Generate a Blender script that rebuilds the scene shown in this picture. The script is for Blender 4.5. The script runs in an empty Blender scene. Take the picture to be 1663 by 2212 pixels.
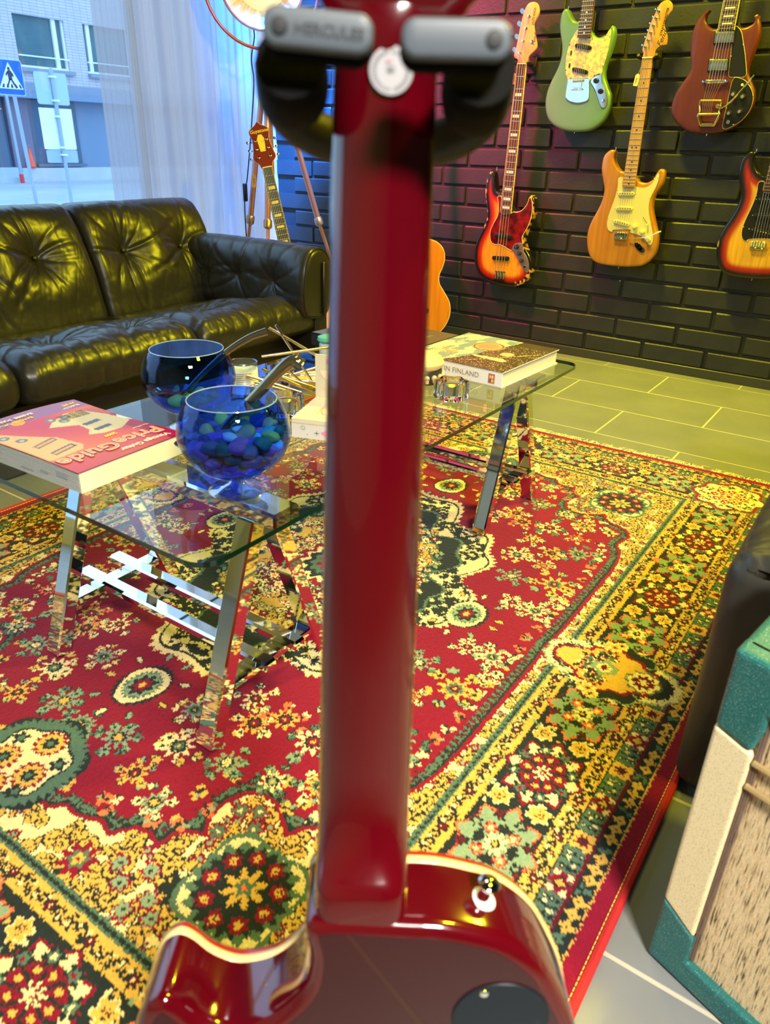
import bpy, bmesh, math, random
import numpy as np
from mathutils import Vector, Matrix, geometry, noise as mnoise
PI = math.pi
random.seed(7)
S = bpy.context.scene
COL = S.collection

# ---------------------------------------------------------------- camera
cam = bpy.data.cameras.new('camera'); cam_o = bpy.data.objects.new('camera', cam); COL.objects.link(cam_o)
cam.sensor_fit = 'VERTICAL'; cam.sensor_height = 36.0; cam.lens = 36.0 * 1599.4 / 2212
cam.clip_start = 0.01; cam.clip_end = 200
TH, RO, AZ = 0.4608286, 0.0277394, 0.5961234
_fw = Vector((math.cos(AZ) * math.cos(TH), math.sin(AZ) * math.cos(TH), -math.sin(TH)))
_r = Vector((math.sin(AZ), -math.cos(AZ), 0)); _u = _r.cross(_fw)
_r2 = _r * math.cos(RO) + _u * math.sin(RO); _u2 = _u * math.cos(RO) - _r * math.sin(RO)
M = Matrix((_r2, _u2, -_fw)).transposed().to_4x4(); M.translation = (0, 0, 0.9)
cam_o.matrix_world = M
cam.dof.use_dof = True; cam.dof.focus_distance = 2.2; cam.dof.aperture_fstop = 8.5
S.camera = cam_o

# ---------------------------------------------------------------- view, world
S.view_settings.view_transform = 'Standard'; S.view_settings.look = 'None'
S.view_settings.gamma = 1.0; S.view_settings.use_curve_mapping = False; S.view_settings.exposure = 0.15
W = bpy.data.worlds.new('world'); S.world = W; W.use_nodes = True
_n = W.node_tree.nodes; _l = W.node_tree.links
_bg = _n['Background']
_tc = _n.new('ShaderNodeTexCoord'); _sx = _n.new('ShaderNodeSeparateXYZ'); _cr = _n.new('ShaderNodeValToRGB')
_l.new(_tc.outputs['Generated'], _sx.inputs[0]); _l.new(_sx.outputs['Z'], _cr.inputs[0]); _l.new(_cr.outputs[0], _bg.inputs[0])
_cr.color_ramp.elements[0].color = (0.50, 0.76, 1.0, 1); _cr.color_ramp.elements[1].color = (0.34, 0.62, 1.0, 1)
_ms = _n.new('ShaderNodeMath'); _ms.operation = 'MULTIPLY_ADD'; _ms.inputs[1].default_value = 2.2; _ms.inputs[2].default_value = 1.8; _ms.use_clamp = False
_l.new(_sx.outputs['Z'], _ms.inputs[0]); _mm = _n.new('ShaderNodeMath'); _mm.operation = 'MAXIMUM'; _mm.inputs[1].default_value = 1.0; _l.new(_ms.outputs[0], _mm.inputs[0]); _l.new(_mm.outputs[0], _bg.inputs[1])   # overcast: brighter towards the zenith

# ---------------------------------------------------------------- lamps under the ceiling, one added blue light
def area(name, loc, target, size, power, color, spread=PI):
    L = bpy.data.lights.new(name, 'AREA'); L.shape = 'RECTANGLE'; L.size = size[0]; L.size_y = size[1]
    L.energy = power; L.color = color; L.spread = spread
    o = bpy.data.objects.new(name, L); COL.objects.link(o); o.location = loc
    d = Vector(target) - Vector(loc); o.rotation_euler = d.to_track_quat('-Z', 'Y').to_euler(); return o
YEL = (1.0, 0.86, 0.02)
area('ceiling_lamp_yellow_corner', (3.02, -0.35, 2.62), (1.7, 2.3, 0.4), (0.28, 0.16), 90, YEL)
area('ceiling_lamp_yellow_wall', (2.62, 1.45, 2.66), (3.35, 0.65, 0.0), (0.28, 0.16), 34, YEL, 2.0)
area('ceiling_lamp_yellow_table', (0.9, -0.7, 2.66), (1.3, 0.9, 0.2), (0.28, 0.16), 38, YEL)
area('ceiling_lamp_white', (-0.70, -1.30, 2.50), (0.60, 0.24, 0.12), (0.5, 0.3), 25, (1.0, 0.93, 0.86), 1.15)
area('ceiling_lamp_white_table', (1.3, 0.7, 2.68), (1.2, 0.8, 0.0), (0.3, 0.3), 5, (1.0, 0.92, 0.82))
area('ceiling_lamp_pink', (2.15, 2.80, 2.45), (3.4, 2.08, 1.20), (0.25, 0.16), 14, (1.0, 0.04, 0.18), 0.62)
area('added_blue_light', (2.75, 2.75, 2.6), (3.45, 2.85, 0.75), (0.3, 0.2), 85, (0.02, 0.22, 1.0), 0.6)  # added light standing in for blue window daylight on the corner bricks

# ---------------------------------------------------------------- helpers
MATS = {}
def mat(name, color=(0.5, 0.5, 0.5), rough=0.5, metal=0.0, coat=0.0, noise=None, bump=None, attr=False, wood=None, spec=0.5,
        emit=None, sheen=0.0, trans=0.0, ior=1.45, coatr=0.05):
    """procedural principled material; noise=(scale, amount, colour2), bump=(scale, strength), wood=(scale, colour2), attr: colour attribute"""
    if name in MATS: return MATS[name]
    m = bpy.data.materials.new(name); m.use_nodes = True; nt = m.node_tree; N = nt.nodes; L = nt.links
    b = N['Principled BSDF']; b.inputs['Base Color'].default_value = (*color, 1)
    b.inputs['Roughness'].default_value = rough; b.inputs['Metallic'].default_value = metal
    b.inputs['Coat Weight'].default_value = coat; b.inputs['Coat Roughness'].default_value = coatr
    b.inputs['Specular IOR Level'].default_value = spec; b.inputs['IOR'].default_value = ior
    b.inputs['Transmission Weight'].default_value = trans; b.inputs['Sheen Weight'].default_value = sheen
    tc = N.new('ShaderNodeTexCoord')
    src = None
    if attr:
        a = N.new('ShaderNodeVertexColor'); a.layer_name = 'Col'; src = a.outputs[0]
    if wood:
        mp = N.new('ShaderNodeMapping'); mp.inputs['Scale'].default_value = wood[0]; L.new(tc.outputs['Object'], mp.inputs[0])
        t = N.new('ShaderNodeTexNoise'); t.inputs['Scale'].default_value = 1; t.inputs['Detail'].default_value = 5; L.new(mp.outputs[0], t.inputs[0])
        r = N.new('ShaderNodeValToRGB'); r.color_ramp.elements[0].position = 0.35; r.color_ramp.elements[1].position = 0.65
        L.new(t.outputs[0], r.inputs[0])
        if src is not None:
            r.color_ramp.elements[0].color = (*wood[1], 1); r.color_ramp.elements[1].color = (1, 1, 1, 1)
            x = N.new('ShaderNodeMix'); x.data_type = 'RGBA'; x.blend_type = 'MULTIPLY'; x.inputs[0].default_value = 1
            L.new(src, x.inputs[6]); L.new(r.outputs[0], x.inputs[7]); src = x.outputs[2]
        else:
            r.color_ramp.elements[0].color = (*color, 1); r.color_ramp.elements[1].color = (*wood[1], 1); src = r.outputs[0]
    if noise:
        t = N.new('ShaderNodeTexNoise'); t.inputs['Scale'].default_value = noise[0]; t.inputs['Detail'].default_value = 6
        L.new(tc.outputs['Object'], t.inputs[0])
        r = N.new('ShaderNodeValToRGB'); sh_ = noise[3] if len(noise) > 3 else 0; r.color_ramp.elements[0].position = 0.5 + sh_ - noise[1]; r.color_ramp.elements[1].position = 0.5 + sh_ + noise[1]
        L.new(t.outputs[0], r.inputs[0])
        x = N.new('ShaderNodeMix'); x.data_type = 'RGBA'; L.new(r.outputs[0], x.inputs[0])
        if src is not None: L.new(src, x.inputs[6])
        else: x.inputs[6].default_value = (*color, 1)
        x.inputs[7].default_value = (*noise[2], 1); src = x.outputs[2]
    if src is not None: L.new(src, b.inputs['Base Color'])
    if bump:
        t = N.new('ShaderNodeTexNoise'); t.inputs['Scale'].default_value = bump[0]; t.inputs['Detail'].default_value = 4
        L.new(tc.outputs['Object'], t.inputs[0])
        q = N.new('ShaderNodeBump'); q.inputs['Strength'].default_value = bump[1]; q.inputs['Distance'].default_value = bump[2] if len(bump) > 2 else 0.002
        L.new(t.outputs[0], q.inputs['Height']); L.new(q.outputs[0], b.inputs['Normal'])
    if emit:
        b.inputs['Emission Color'].default_value = (*emit[0], 1); b.inputs['Emission Strength'].default_value = emit[1]
    MATS[name] = m; return m

def thin_glass(name, tint=(1, 1, 1), ior=1.5, rough=0.0, boost=0.0):
    """thin pane: tinted see-through plus mirror reflection growing at grazing angles"""
    m = bpy.data.materials.new(name); m.use_nodes = True; nt = m.node_tree; N = nt.nodes; L = nt.links
    N.remove(N['Principled BSDF']); out = N['Material Output']
    t = N.new('ShaderNodeBsdfTransparent'); t.inputs[0].default_value = (*tint, 1)
    g = N.new('ShaderNodeBsdfGlossy'); g.inputs['Roughness'].default_value = rough
    ge = N.new('ShaderNodeNewGeometry'); dt = N.new('ShaderNodeVectorMath'); dt.operation = 'DOT_PRODUCT'; L.new(ge.outputs['Incoming'], dt.inputs[0]); L.new(ge.outputs['Normal'], dt.inputs[1])
    def mth(op, s, v, second=None):
        q = N.new('ShaderNodeMath'); q.operation = op; q.use_clamp = op != 'POWER'; L.new(s, q.inputs[0])
        if v is not None: q.inputs[1].default_value = v
        if second is not None: q.inputs[2].default_value = second
        return q.outputs[0]
    ab = mth('ABSOLUTE', dt.outputs['Value'], None); iv = N.new('ShaderNodeMath'); iv.operation = 'SUBTRACT'; iv.inputs[0].default_value = 1.0; L.new(ab, iv.inputs[1])
    r0 = ((ior - 1) / (ior + 1)) ** 2 + boost; p5 = mth('POWER', iv.outputs[0], 5.0); a_ = mth('MULTIPLY_ADD', p5, 1 - r0, r0)
    x = N.new('ShaderNodeMixShader'); L.new(a_, x.inputs[0]); L.new(t.outputs[0], x.inputs[1]); L.new(g.outputs[0], x.inputs[2])
    L.new(x.outputs[0], out.inputs[0]); MATS[name] = m; return m

class MB:
    def __init__(s): s.v = []; s.f = []; s.c = []
    def add(s, V, F, c=None):
        k = len(s.v); s.v += [tuple(p) for p in V]; s.f += [tuple(i + k for i in f) for f in F]
        s.c += [c or (1, 1, 1)] * len(V) if not (c and isinstance(c[0], (tuple, list))) else list(c); return s
    def box(s, c, d, rot=None, bev=0.0, col=None):
        x, y, z = d[0] / 2, d[1] / 2, d[2] / 2
        if bev:
            b = bev; V = []
            for sx in (-1, 1):
                for sy in (-1, 1):
                    for sz in (-1, 1):
                        V += [(sx * x, sy * (y - b), sz * (z - b)), (sx * (x - b), sy * y, sz * (z - b)), (sx * (x - b), sy * (y - b), sz * z)]
            bm = bmesh.new()
            for p in V: bm.verts.new(p)
            r = bmesh.ops.convex_hull(bm, input=bm.verts); bmesh.ops.dissolve_limit(bm, angle_limit=0.01, verts=bm.verts, edges=bm.edges)
            bm.verts.index_update(); V = [tuple(v.co) for v in bm.verts]; F = [tuple(v.index for v in f.verts) for f in bm.faces]; bm.free()
        else:
            V = [(sx * x, sy * y, sz * z) for sx in (-1, 1) for sy in (-1, 1) for sz in (-1, 1)]
            F = [(0, 1, 3, 2), (4, 6, 7, 5), (0, 4, 5, 1), (2, 3, 7, 6), (0, 2, 6, 4), (1, 5, 7, 3)]
        if rot is not None: V = [rot @ Vector(p) for p in V]
        return s.add([(p[0] + c[0], p[1] + c[1], p[2] + c[2]) for p in V], F, col)
    def tube(s, pts, rad, n=8, caps=True, col=None):
        pts = [Vector(p) for p in pts]; m = len(pts)
        if not hasattr(rad, '__len__'): rad = [rad] * m
        V = []; F = []; up = None
        for i, p in enumerate(pts):
            t = (pts[min(i + 1, m - 1)] - pts[max(i - 1, 0)])
            t = t.normalized() if t.length > 1e-9 else Vector((0, 0, 1))
            if up is None: up = t.orthogonal().normalized()
            a = (up - t * up.dot(t)); a = a.normalized() if a.length > 1e-6 else t.orthogonal().normalized(); up = a; b = t.cross(a)
            for k in range(n):
                w = 2 * PI * k / n; V.append(p + (a * math.cos(w) + b * math.sin(w)) * rad[i])
        for i in range(m - 1):
            for k in range(n):
                F.append((i * n + k, i * n + (k + 1) % n, (i + 1) * n + (k + 1) % n, (i + 1) * n + k))
        if caps: F.append(tuple(range(n - 1, -1, -1))); F.append(tuple((m - 1) * n + k for k in range(n)))
        return s.add(V, F, col)
    def lathe(s, prof, n=24, c=(0, 0, 0), rot=None, col=None, close=False):
        V = []; F = []; m = len(prof)
        for r, z in prof:
            for k in range(n):
                w = 2 * PI * k / n; V.append(Vector((r * math.cos(w), r * math.sin(w), z)))
        for i in range(m if close else m - 1):
            j = (i + 1) % m
            for k in range(n): F.append((i * n + k, i * n + (k + 1) % n, j * n + (k + 1) % n, j * n + k))
        if not close:
            if prof[0][0] > 1e-5: F.append(tuple(range(n - 1, -1, -1)))
            if prof[-1][0] > 1e-5: F.append(tuple((m - 1) * n + k for k in range(n)))
        if rot is not None: V = [rot @ p for p in V]
        return s.add([(p[0] + c[0], p[1] + c[1], p[2] + c[2]) for p in V], F, col)
    def plate(s, outline, z0, z1, rnd=0.0, seg=3, colf=None, grid=0.0, rnd0=None):
        """prism of a closed 2-D outline between z0 and z1 with rounded rims; grid: inner points so colf(x,y) can colour the front"""
        P = np.array(outline, float)
        if ((P[:, 0] * np.roll(P[:, 1], -1) - np.roll(P[:, 0], -1) * P[:, 1]).sum()) < 0: P = P[::-1]
        n = len(P); T = np.roll(P, -1, 0) - np.roll(P, 1, 0); T /= np.linalg.norm(T, axis=1)[:, None] + 1e-12
        NN = np.stack([T[:, 1], -T[:, 0]], 1)
        rings = []
        r0 = rnd if rnd0 is None else rnd0
        if r0:
            for i in range(seg + 1):
                a = PI / 2 * i / seg; rings.append((r0 * (1 - math.sin(a)), z0 + r0 * (1 - math.cos(a))))
        else: rings.append((0, z0))
        if rnd:
            for i in range(seg + 1):
                a = PI / 2 * i / seg; rings.append((rnd * (1 - math.cos(a)), z1 - rnd * (1 - math.sin(a))))
        else: rings.append((0, z1))
        V = []; F = []
        for ins, z in rings:
            Q = P - NN * ins
            V += [(q[0], q[1], z) for q in Q]
        for i in range(len(rings) - 1):
            for k in range(n): F.append((i * n + k, i * n + (k + 1) % n, (i + 1) * n + (k + 1) % n, (i + 1) * n + k))
        F += [f[::-1] for f in captri(P)]
        top = P - NN * rings[-1][0]; base = (len(rings) - 1) * n
        if grid:
            x0, y0 = top.min(0); x1, y1 = top.max(0)
            gx, gy = np.meshgrid(np.arange(x0, x1, grid), np.arange(y0, y1, grid)); g = np.stack([gx.ravel(), gy.ravel()], 1)
            g = g[inside(g, top) & (edge_dist(g, top) > grid * 0.5)]
            allp = [Vector(q) for q in top] + [Vector(q) for q in g]
            r = geometry.delaunay_2d_cdt(allp, [], [list(range(n))], 1, 1e-7)
            vv, ff, orig = r[0], r[2], r[3]
            mp = {}
            for i, q in enumerate(vv):
                o = [k for k in orig[i] if k < n]
                if o: mp[i] = base + o[0]
                else: mp[i] = len(V); V.append((q[0], q[1], z1))
            F += [tuple(mp[i] for i in f) for f in ff if len(set(mp[i] for i in f)) == len(f)]
        else: F += [tuple(base + k for k in f) for f in captri(P)]
        c = None
        if colf is not None:
            c = [tuple(q) for q in np.clip(colf(np.array(V)), 0, 1).tolist()]
        return s.add(V, F, c)
    def build(s, name, m, parent=None, smooth=True, ang=40, cols=False, loc=None, mw=None):
        me = bpy.data.meshes.new(name); me.from_pydata(s.v, [], s.f)
        if smooth:
            me.shade_smooth()
            me.set_sharp_from_angle(angle=math.radians(ang))
        if cols:
            a = me.color_attributes.new('Col', 'FLOAT_COLOR', 'POINT')
            arr = np.ones((len(s.v), 4), np.float32); arr[:, :3] = np.array(s.c, np.float32); a.data.foreach_set('color', arr.ravel())
        me.materials.append(m); me.update()
        o = bpy.data.objects.new(name, me); COL.objects.link(o)
        if parent is not None: o.parent = parent
        if loc is not None: o.location = loc
        if mw is not None: o.matrix_world = mw
        return o

def captri(P):
    """triangles of a closed, possibly concave outline"""
    n = len(P)
    if n < 5: return [tuple(range(n))]
    r = geometry.delaunay_2d_cdt([Vector(q) for q in P], [], [list(range(n))], 1, 1e-7); mp = {}
    for i, o in enumerate(r[3]):
        o = [k for k in o if k < n]
        if not o: return [tuple(range(n))]
        mp[i] = o[0]
    return [tuple(mp[i] for i in f) for f in r[2] if len(set(mp[i] for i in f)) == len(f)]
def inside(pts, poly):
    x, y = pts[:, 0], pts[:, 1]; r = np.zeros(len(pts), bool); n = len(poly); j = n - 1
    for i in range(n):
        xi, yi = poly[i]; xj, yj = poly[j]
        c = ((yi > y) != (yj > y)) & (x < (xj - xi) * (y - yi) / (yj - yi + 1e-15) + xi); r ^= c; j = i
    return r
def edge_dist(pts, poly):
    d = np.full(len(pts), 1e9); n = len(poly)
    for i in range(n):
        a = np.array(poly[i]); b = np.array(poly[(i + 1) % n]); ab = b - a; L2 = (ab ** 2).sum() + 1e-15
        t = np.clip(((pts - a) @ ab) / L2, 0, 1); q = a + t[:, None] * ab; d = np.minimum(d, np.hypot(*(pts - q).T))
    return d
def spline(pts, k=4, closed=True):
    P = [Vector(p) for p in pts]; n = len(P); out = []
    for i in range(n if closed else n - 1):
        if closed: a, b, c, d = P[(i - 1) % n], P[i], P[(i + 1) % n], P[(i + 2) % n]
        else: a, b, c, d = P[max(i - 1, 0)], P[i], P[i + 1], P[min(i + 2, n - 1)]
        for j in range(k):
            t = j / k
            out.append(0.5 * ((2 * b) + (c - a) * t + (2 * a - 5 * b + 4 * c - d) * t * t + (3 * b - a - 3 * c + d) * t ** 3))
    if not closed: out.append(P[-1])
    return [tuple(p) for p in out]
def rrect(w, h, r, n=4, cx=0, cy=0):
    o = []
    for sx, sy, a0 in ((1, 1, 0), (-1, 1, 90), (-1, -1, 180), (1, -1, 270)):
        for i in range(n + 1):
            a = math.radians(a0 + 90 * i / n); o.append((cx + sx * (w / 2 - r) + r * math.cos(a), cy + sy * (h / 2 - r) + r * math.sin(a)))
    return o
def circ(r, n=16, cx=0, cy=0): return [(cx + r * math.cos(2 * PI * i / n), cy + r * math.sin(2 * PI * i / n)) for i in range(n)]

def thing(name, label, cat, mw=None, loc=(0, 0, 0), rz=0.0, group=None):
    o = bpy.data.objects.new(name, None); COL.objects.link(o); o.empty_display_size = 0.05
    if mw is not None: o.matrix_world = mw
    else: o.location = loc; o.rotation_euler = (0, 0, rz)
    o['label'] = label; o['category'] = cat
    if group: o['group'] = group
    return o
def tag(o, label, cat, group=None):
    o['label'] = label; o['category'] = cat
    if group: o['group'] = group
    return o
def struct(o): o['kind'] = 'structure'; return o
def rx(a): return Matrix.Rotation(a, 3, 'X')
def ry(a): return Matrix.Rotation(a, 3, 'Y')
def rz_(a): return Matrix.Rotation(a, 3, 'Z')
def dup(o, parent=None, mw=None, loc=None):
    c = o.copy(); COL.objects.link(c)
    if parent is not None: c.parent = parent
    if mw is not None: c.matrix_world = mw
    if loc is not None: c.location = loc
    return c
def lettering(txt, size, m, parent, mw, name='lettering', ext=0.0002, shear=0.0, spacing=1.0, align='LEFT', label=None, bold=0.0):
    cu = bpy.data.curves.new(name, 'FONT'); cu.body = txt; cu.size = size; cu.extrude = ext; cu.shear = shear; cu.offset = bold
    cu.space_character = spacing; cu.align_x = align; cu.align_y = 'CENTER'; cu.resolution_u = 3
    cu.materials.append(m); o = bpy.data.objects.new(name, cu); COL.objects.link(o); o.parent = parent; o.matrix_local = mw
    if label: o['label'] = label
    bpy.context.view_layer.update(); me = bpy.data.meshes.new_from_object(o); n = bpy.data.objects.new(name, me); COL.objects.link(n); n.parent = parent; n.matrix_local = mw
    bpy.data.objects.remove(o); bpy.data.curves.remove(cu); n.name = name
    return n
def xf(x=0, y=0, z=0, ax='Z', a=0.0): return Matrix.Translation((x, y, z)) @ Matrix.Rotation(a, 4, ax)

# ================================================================ room shell
XW, YW, HC = 3.473, 3.17, 2.72          # brick wall, window wall, ceiling
X0, Y0 = -2.2, -2.6                     # walls behind the camera
m_brick = mat('black painted brick', (0.022, 0.024, 0.028), 0.42, bump=(90, 0.35, 0.003), noise=(14, 0.3, (0.032, 0.033, 0.036)))
m_mortar = mat('black painted mortar', (0.018, 0.019, 0.022), 0.6, bump=(160, 0.6, 0.003))
m_white = mat('white paint', (0.75, 0.76, 0.78), 0.5)
m_dark = mat('dark plaster', (0.05, 0.05, 0.055), 0.7)
b = MB().box((XW + 0.06, (YW + Y0) / 2, HC / 2), (0.1, YW - Y0 + 0.1, HC)); wall_right = struct(b.build('wall_right', m_mortar, smooth=False))
brick_vars = []
for k in range(4):
    rr = random.Random(k); t = MB().box((0, 0, 0), (0.022, 0.267, 0.0745), bev=0.005)
    t.v = [(x, y + rr.uniform(-.0012, .0012), z + rr.uniform(-.0012, .0012)) for x, y, z in t.v]
    o = t.build('brick', m_brick, wall_right, smooth=False, loc=(0, -9, 0)); brick_vars.append(o.data); bpy.data.objects.remove(o)
rest = MB(); nb = 0
for k in range(31):
    zc = 0.115 + 0.0865 * k - 0.0375
    y = (0.674 if k % 2 == 0 else 0.535) - 0.279 * 12 + 0.1395
    while y < YW - 0.02:
        y1 = min(y + 0.1335, YW - 0.004); y0 = y - 0.1335
        if y1 > Y0 + 0.1 and zc + .04 < HC:
            if k < 20 and y1 > 0.28 and y1 - y0 > 0.26:
                o = bpy.data.objects.new('brick', random.choice(brick_vars)); COL.objects.link(o); o.parent = wall_right
                o.location = (XW + 0.011 + random.uniform(-.0016, .0016), y, zc + random.uniform(-.0012, .0012))
                o.rotation_euler = (random.uniform(-.004, .004), random.uniform(-.02, .02), random.uniform(-.006, .006)); nb += 1
            else: rest.box((XW + 0.011, (y0 + y1) / 2, zc), (0.022, y1 - y0, 0.0745))
        y += 0.279
o = rest.build('brick_course', m_brick, wall_right, smooth=False); o['kind'] = 'stuff'
m_skirt = mat('dark tile skirting', (0.045, 0.045, 0.042), 0.35)
struct(MB().box((XW + 0.0, (YW + Y0) / 2, 0.0205), (0.018, YW - Y0, 0.041), bev=0.002).build('baseboard_right', m_skirt, smooth=False))

# floor: grout slab with single tiles
m_grout = mat('cream grout', (0.50, 0.46, 0.33), 0.8, bump=(300, 0.2, 0.001))
m_tile = mat('grey stone tile', (0.165, 0.175, 0.165), 0.38, noise=(4.5, 0.28, (0.235, 0.24, 0.225)), bump=(60, 0.12, 0.001))
b = MB().box(((XW + X0) / 2 + .05, (YW + Y0) / 2, -0.0506), (XW - X0 + 0.1, YW - Y0 + 0.2, 0.1)); floor = struct(b.build('floor', m_grout, smooth=False))
tv = MB().box((0, 0, 0), (0.2985, 0.584, 0.008), bev=0.0006); o = tv.build('tile', m_tile, floor, smooth=False); tile_me = o.data; bpy.data.objects.remove(o)
frest = MB()
for i in range(-9, 10):
    xc = 0.650 + 0.3046 * i + 0.1523
    for j in range(-6, 6):
        yc = (0.495 if i % 2 else 0.79) + 0.59 * j + 0.295
        ylo, yhi = max(yc - .2928, Y0), min(yc + .2928, YW); xlo, xhi = max(xc - .15, X0), min(xc + .15, XW - .009)
        if yhi - ylo < .03 or xhi - xlo < .02: continue
        if yhi - ylo > .58 and xhi - xlo > .29 and xc > -0.4:
            o = bpy.data.objects.new('tile', tile_me); COL.objects.link(o); o.parent = floor; o.location = (xc, yc, -0.004 + random.uniform(0, .0003))
        else: frest.box(((xlo + xhi) / 2, (ylo + yhi) / 2, -0.004), (xhi - xlo, yhi - ylo, 0.008))
frest.build('cut_tile', m_tile, floor, smooth=False)['kind'] = 'stuff'

struct(MB().box(((XW + X0) / 2, (YW + Y0) / 2, HC + 0.05), (XW - X0 + .2, YW - Y0 + .2, 0.1)).build('ceiling', m_dark, smooth=False))
struct(MB().box((X0 - 0.05, (YW + Y0) / 2, HC / 2), (0.1, YW - Y0 + .2, HC)).build('wall_left', mat('light plaster', (0.42, 0.42, 0.44), 0.8), smooth=False))
struct(MB().box(((XW + X0) / 2, Y0 - 0.05, HC / 2), (XW - X0 + .2, 0.1, HC)).build('wall_back', m_dark, smooth=False))
# window wall: frame pieces round a large shop window
WX0, WX1, WZ0, WZ1 = -1.9, 3.40, 0.09, 2.5
ww = struct(MB().box(((X0 + WX0) / 2, YW + .08, HC / 2), (WX0 - X0, 0.16, HC)).box(((XW + WX1) / 2, YW + .08, HC / 2), (XW - WX1 + .05, 0.16, HC))
    .box(((X0 + XW) / 2, YW + .08, WZ0 / 2), (XW - X0, 0.16, WZ0)).box(((X0 + XW) / 2, YW + .08, (HC + WZ1) / 2), (XW - X0, 0.16, HC - WZ1)).build('wall_front', m_white, smooth=False))
win = struct(bpy.data.objects.new('window_1', None)); COL.objects.link(win)
m_pane = thin_glass('window glass', (0.96, 0.98, 1.0))
for a0, a1 in ((WX0, 0.55), (0.60, WX1)):
    MB().box(((a0 + a1) / 2, YW + .06, (WZ0 + WZ1) / 2), (a1 - a0 - .08, .004, WZ1 - WZ0 - .08)).build('pane', m_pane, win, smooth=False)
    f = MB(); xm = (a0 + a1) / 2
    f.box((a0 + .02, YW + .06, (WZ0 + WZ1) / 2), (.045, .06, WZ1 - WZ0)).box((a1 - .02, YW + .06, (WZ0 + WZ1) / 2), (.045, .06, WZ1 - WZ0))
    f.box((xm, YW + .06, WZ0 + .02), (a1 - a0, .06, .045)).box((xm, YW + .06, WZ1 - .02), (a1 - a0, .06, .045)); f.build('frame', m_white, win, smooth=False)

# sheer curtains
def sheer(name, col, alpha, ribs, tr=(0.9, 0.92, 1.0)):
    m = bpy.data.materials.new(name); m.use_nodes = True; nt = m.node_tree; N = nt.nodes; L = nt.links
    N.remove(N['Principled BSDF']); out = N['Material Output']
    d = N.new('ShaderNodeBsdfDiffuse'); d.inputs[0].default_value = (*col, 1)
    t = N.new('ShaderNodeBsdfTranslucent'); t.inputs[0].default_value = (*col, 1)
    x1 = N.new('ShaderNodeMixShader'); x1.inputs[0].default_value = 0.6; L.new(d.outputs[0], x1.inputs[1]); L.new(t.outputs[0], x1.inputs[2])
    p = N.new('ShaderNodeBsdfTransparent'); p.inputs[0].default_value = (*tr, 1)
    x2 = N.new('ShaderNodeMixShader'); L.new(p.outputs[0], x2.inputs[1]); L.new(x1.outputs[0], x2.inputs[2])
    tc = N.new('ShaderNodeUVMap'); w = N.new('ShaderNodeTexWave'); w.wave_type = 'BANDS'; w.bands_direction = 'X'
    w.inputs['Scale'].default_value = ribs; w.inputs['Distortion'].default_value = 0; L.new(tc.outputs[0], w.inputs[0])
    r = N.new('ShaderNodeMapRange'); r.inputs['To Min'].default_value = alpha[0]; r.inputs['To Max'].default_value = alpha[1]
    L.new(w.outputs['Fac'], r.inputs['Value']); L.new(r.outputs[0], x2.inputs[0]); L.new(x2.outputs[0], out.inputs[0]); return m
def curtain(name, x0, x1, y, m, label, wav, grp=None, nx=240):
    V = []; F = []; UV = []; zs = [0.02, .3, .6, .9, 1.2, 1.5, 1.9, 2.3, 2.6]
    for j, z in enumerate(zs):
        for i in range(nx + 1):
            s = i / nx; V.append((x0 + (x1 - x0) * s + wav * .4 * math.sin(s * 31 + z), y + wav * (math.sin(s * 40 + .35 * math.sin(z * 3 + s * 9)) + .55 * math.sin(s * 93 + z * .6) + .3 * math.sin(s * 17 - z)), z)); UV.append(((x1 - x0) * s * 1.25, z))
    for j in range(len(zs) - 1):
        for i in range(nx): a = j * (nx + 1) + i; F.append((a, a + 1, a + nx + 2, a + nx + 1))
    mb = MB().add(V, F); o = mb.build(name, m, None)
    uv = o.data.uv_layers.new(name='UVMap')
    for l in o.data.loops: uv.data[l.index].uv = UV[l.vertex_index]
    return tag(o, label, 'curtain', grp)
curtain('sheer_curtain', 2.262, 2.475, 3.045, sheer('sheer ribbed', (0.44, 0.47, 0.60), (0.50, 0.94), 95), 'flat narrow sheer curtain panel with fine vertical ribs, at the edge of the uncovered glass', .0015)
curtain('sheer_curtain', 2.44, 3.26, 3.075, sheer('sheer folded', (0.50, 0.47, 0.55), (0.84, 0.95), 130), 'wide sheer pleated curtain hanging in soft folds behind the sofa arm', .011)

# ================================================================ street outside the window
GZ = -0.6
m_road = mat('wet snowy asphalt', (0.26, 0.31, 0.37), 0.7, noise=(0.35, 0.25, (0.42, 0.47, 0.54)))
road = struct(MB().box((12, 21, GZ - .05), (90, 35, .1)).build('ground_outside', m_road, smooth=False))
m_fb = bpy.data.materials.new('pale facade brick'); m_fb.use_nodes = True
_N = m_fb.node_tree.nodes; _L = m_fb.node_tree.links; _B = _N['Principled BSDF']; _B.inputs['Roughness'].default_value = .8
_t = _N.new('ShaderNodeTexCoord'); _m = _N.new('ShaderNodeMapping'); _m.inputs['Rotation'].default_value = (PI / 2, 0, 0)
_k = _N.new('ShaderNodeTexBrick'); _k.offset = 0.0; _L.new(_t.outputs['Object'], _m.inputs[0]); _L.new(_m.outputs[0], _k.inputs[0])
_k.inputs['Color1'].default_value = (.56, .54, .58, 1); _k.inputs['Color2'].default_value = (.50, .49, .54, 1); _k.inputs['Mortar'].default_value = (.25, .28, .36, 1)
_k.inputs['Scale'].default_value = 1; _k.inputs['Brick Width'].default_value = .28; _k.inputs['Row Height'].default_value = .087; _k.inputs['Mortar Size'].default_value = .007
_L.new(_k.outputs[0], _B.inputs['Base Color'])
bld = thing('apartment_building', 'pale brick building across the street with a dark ground floor', 'building', loc=(0, 27, 0))
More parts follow.
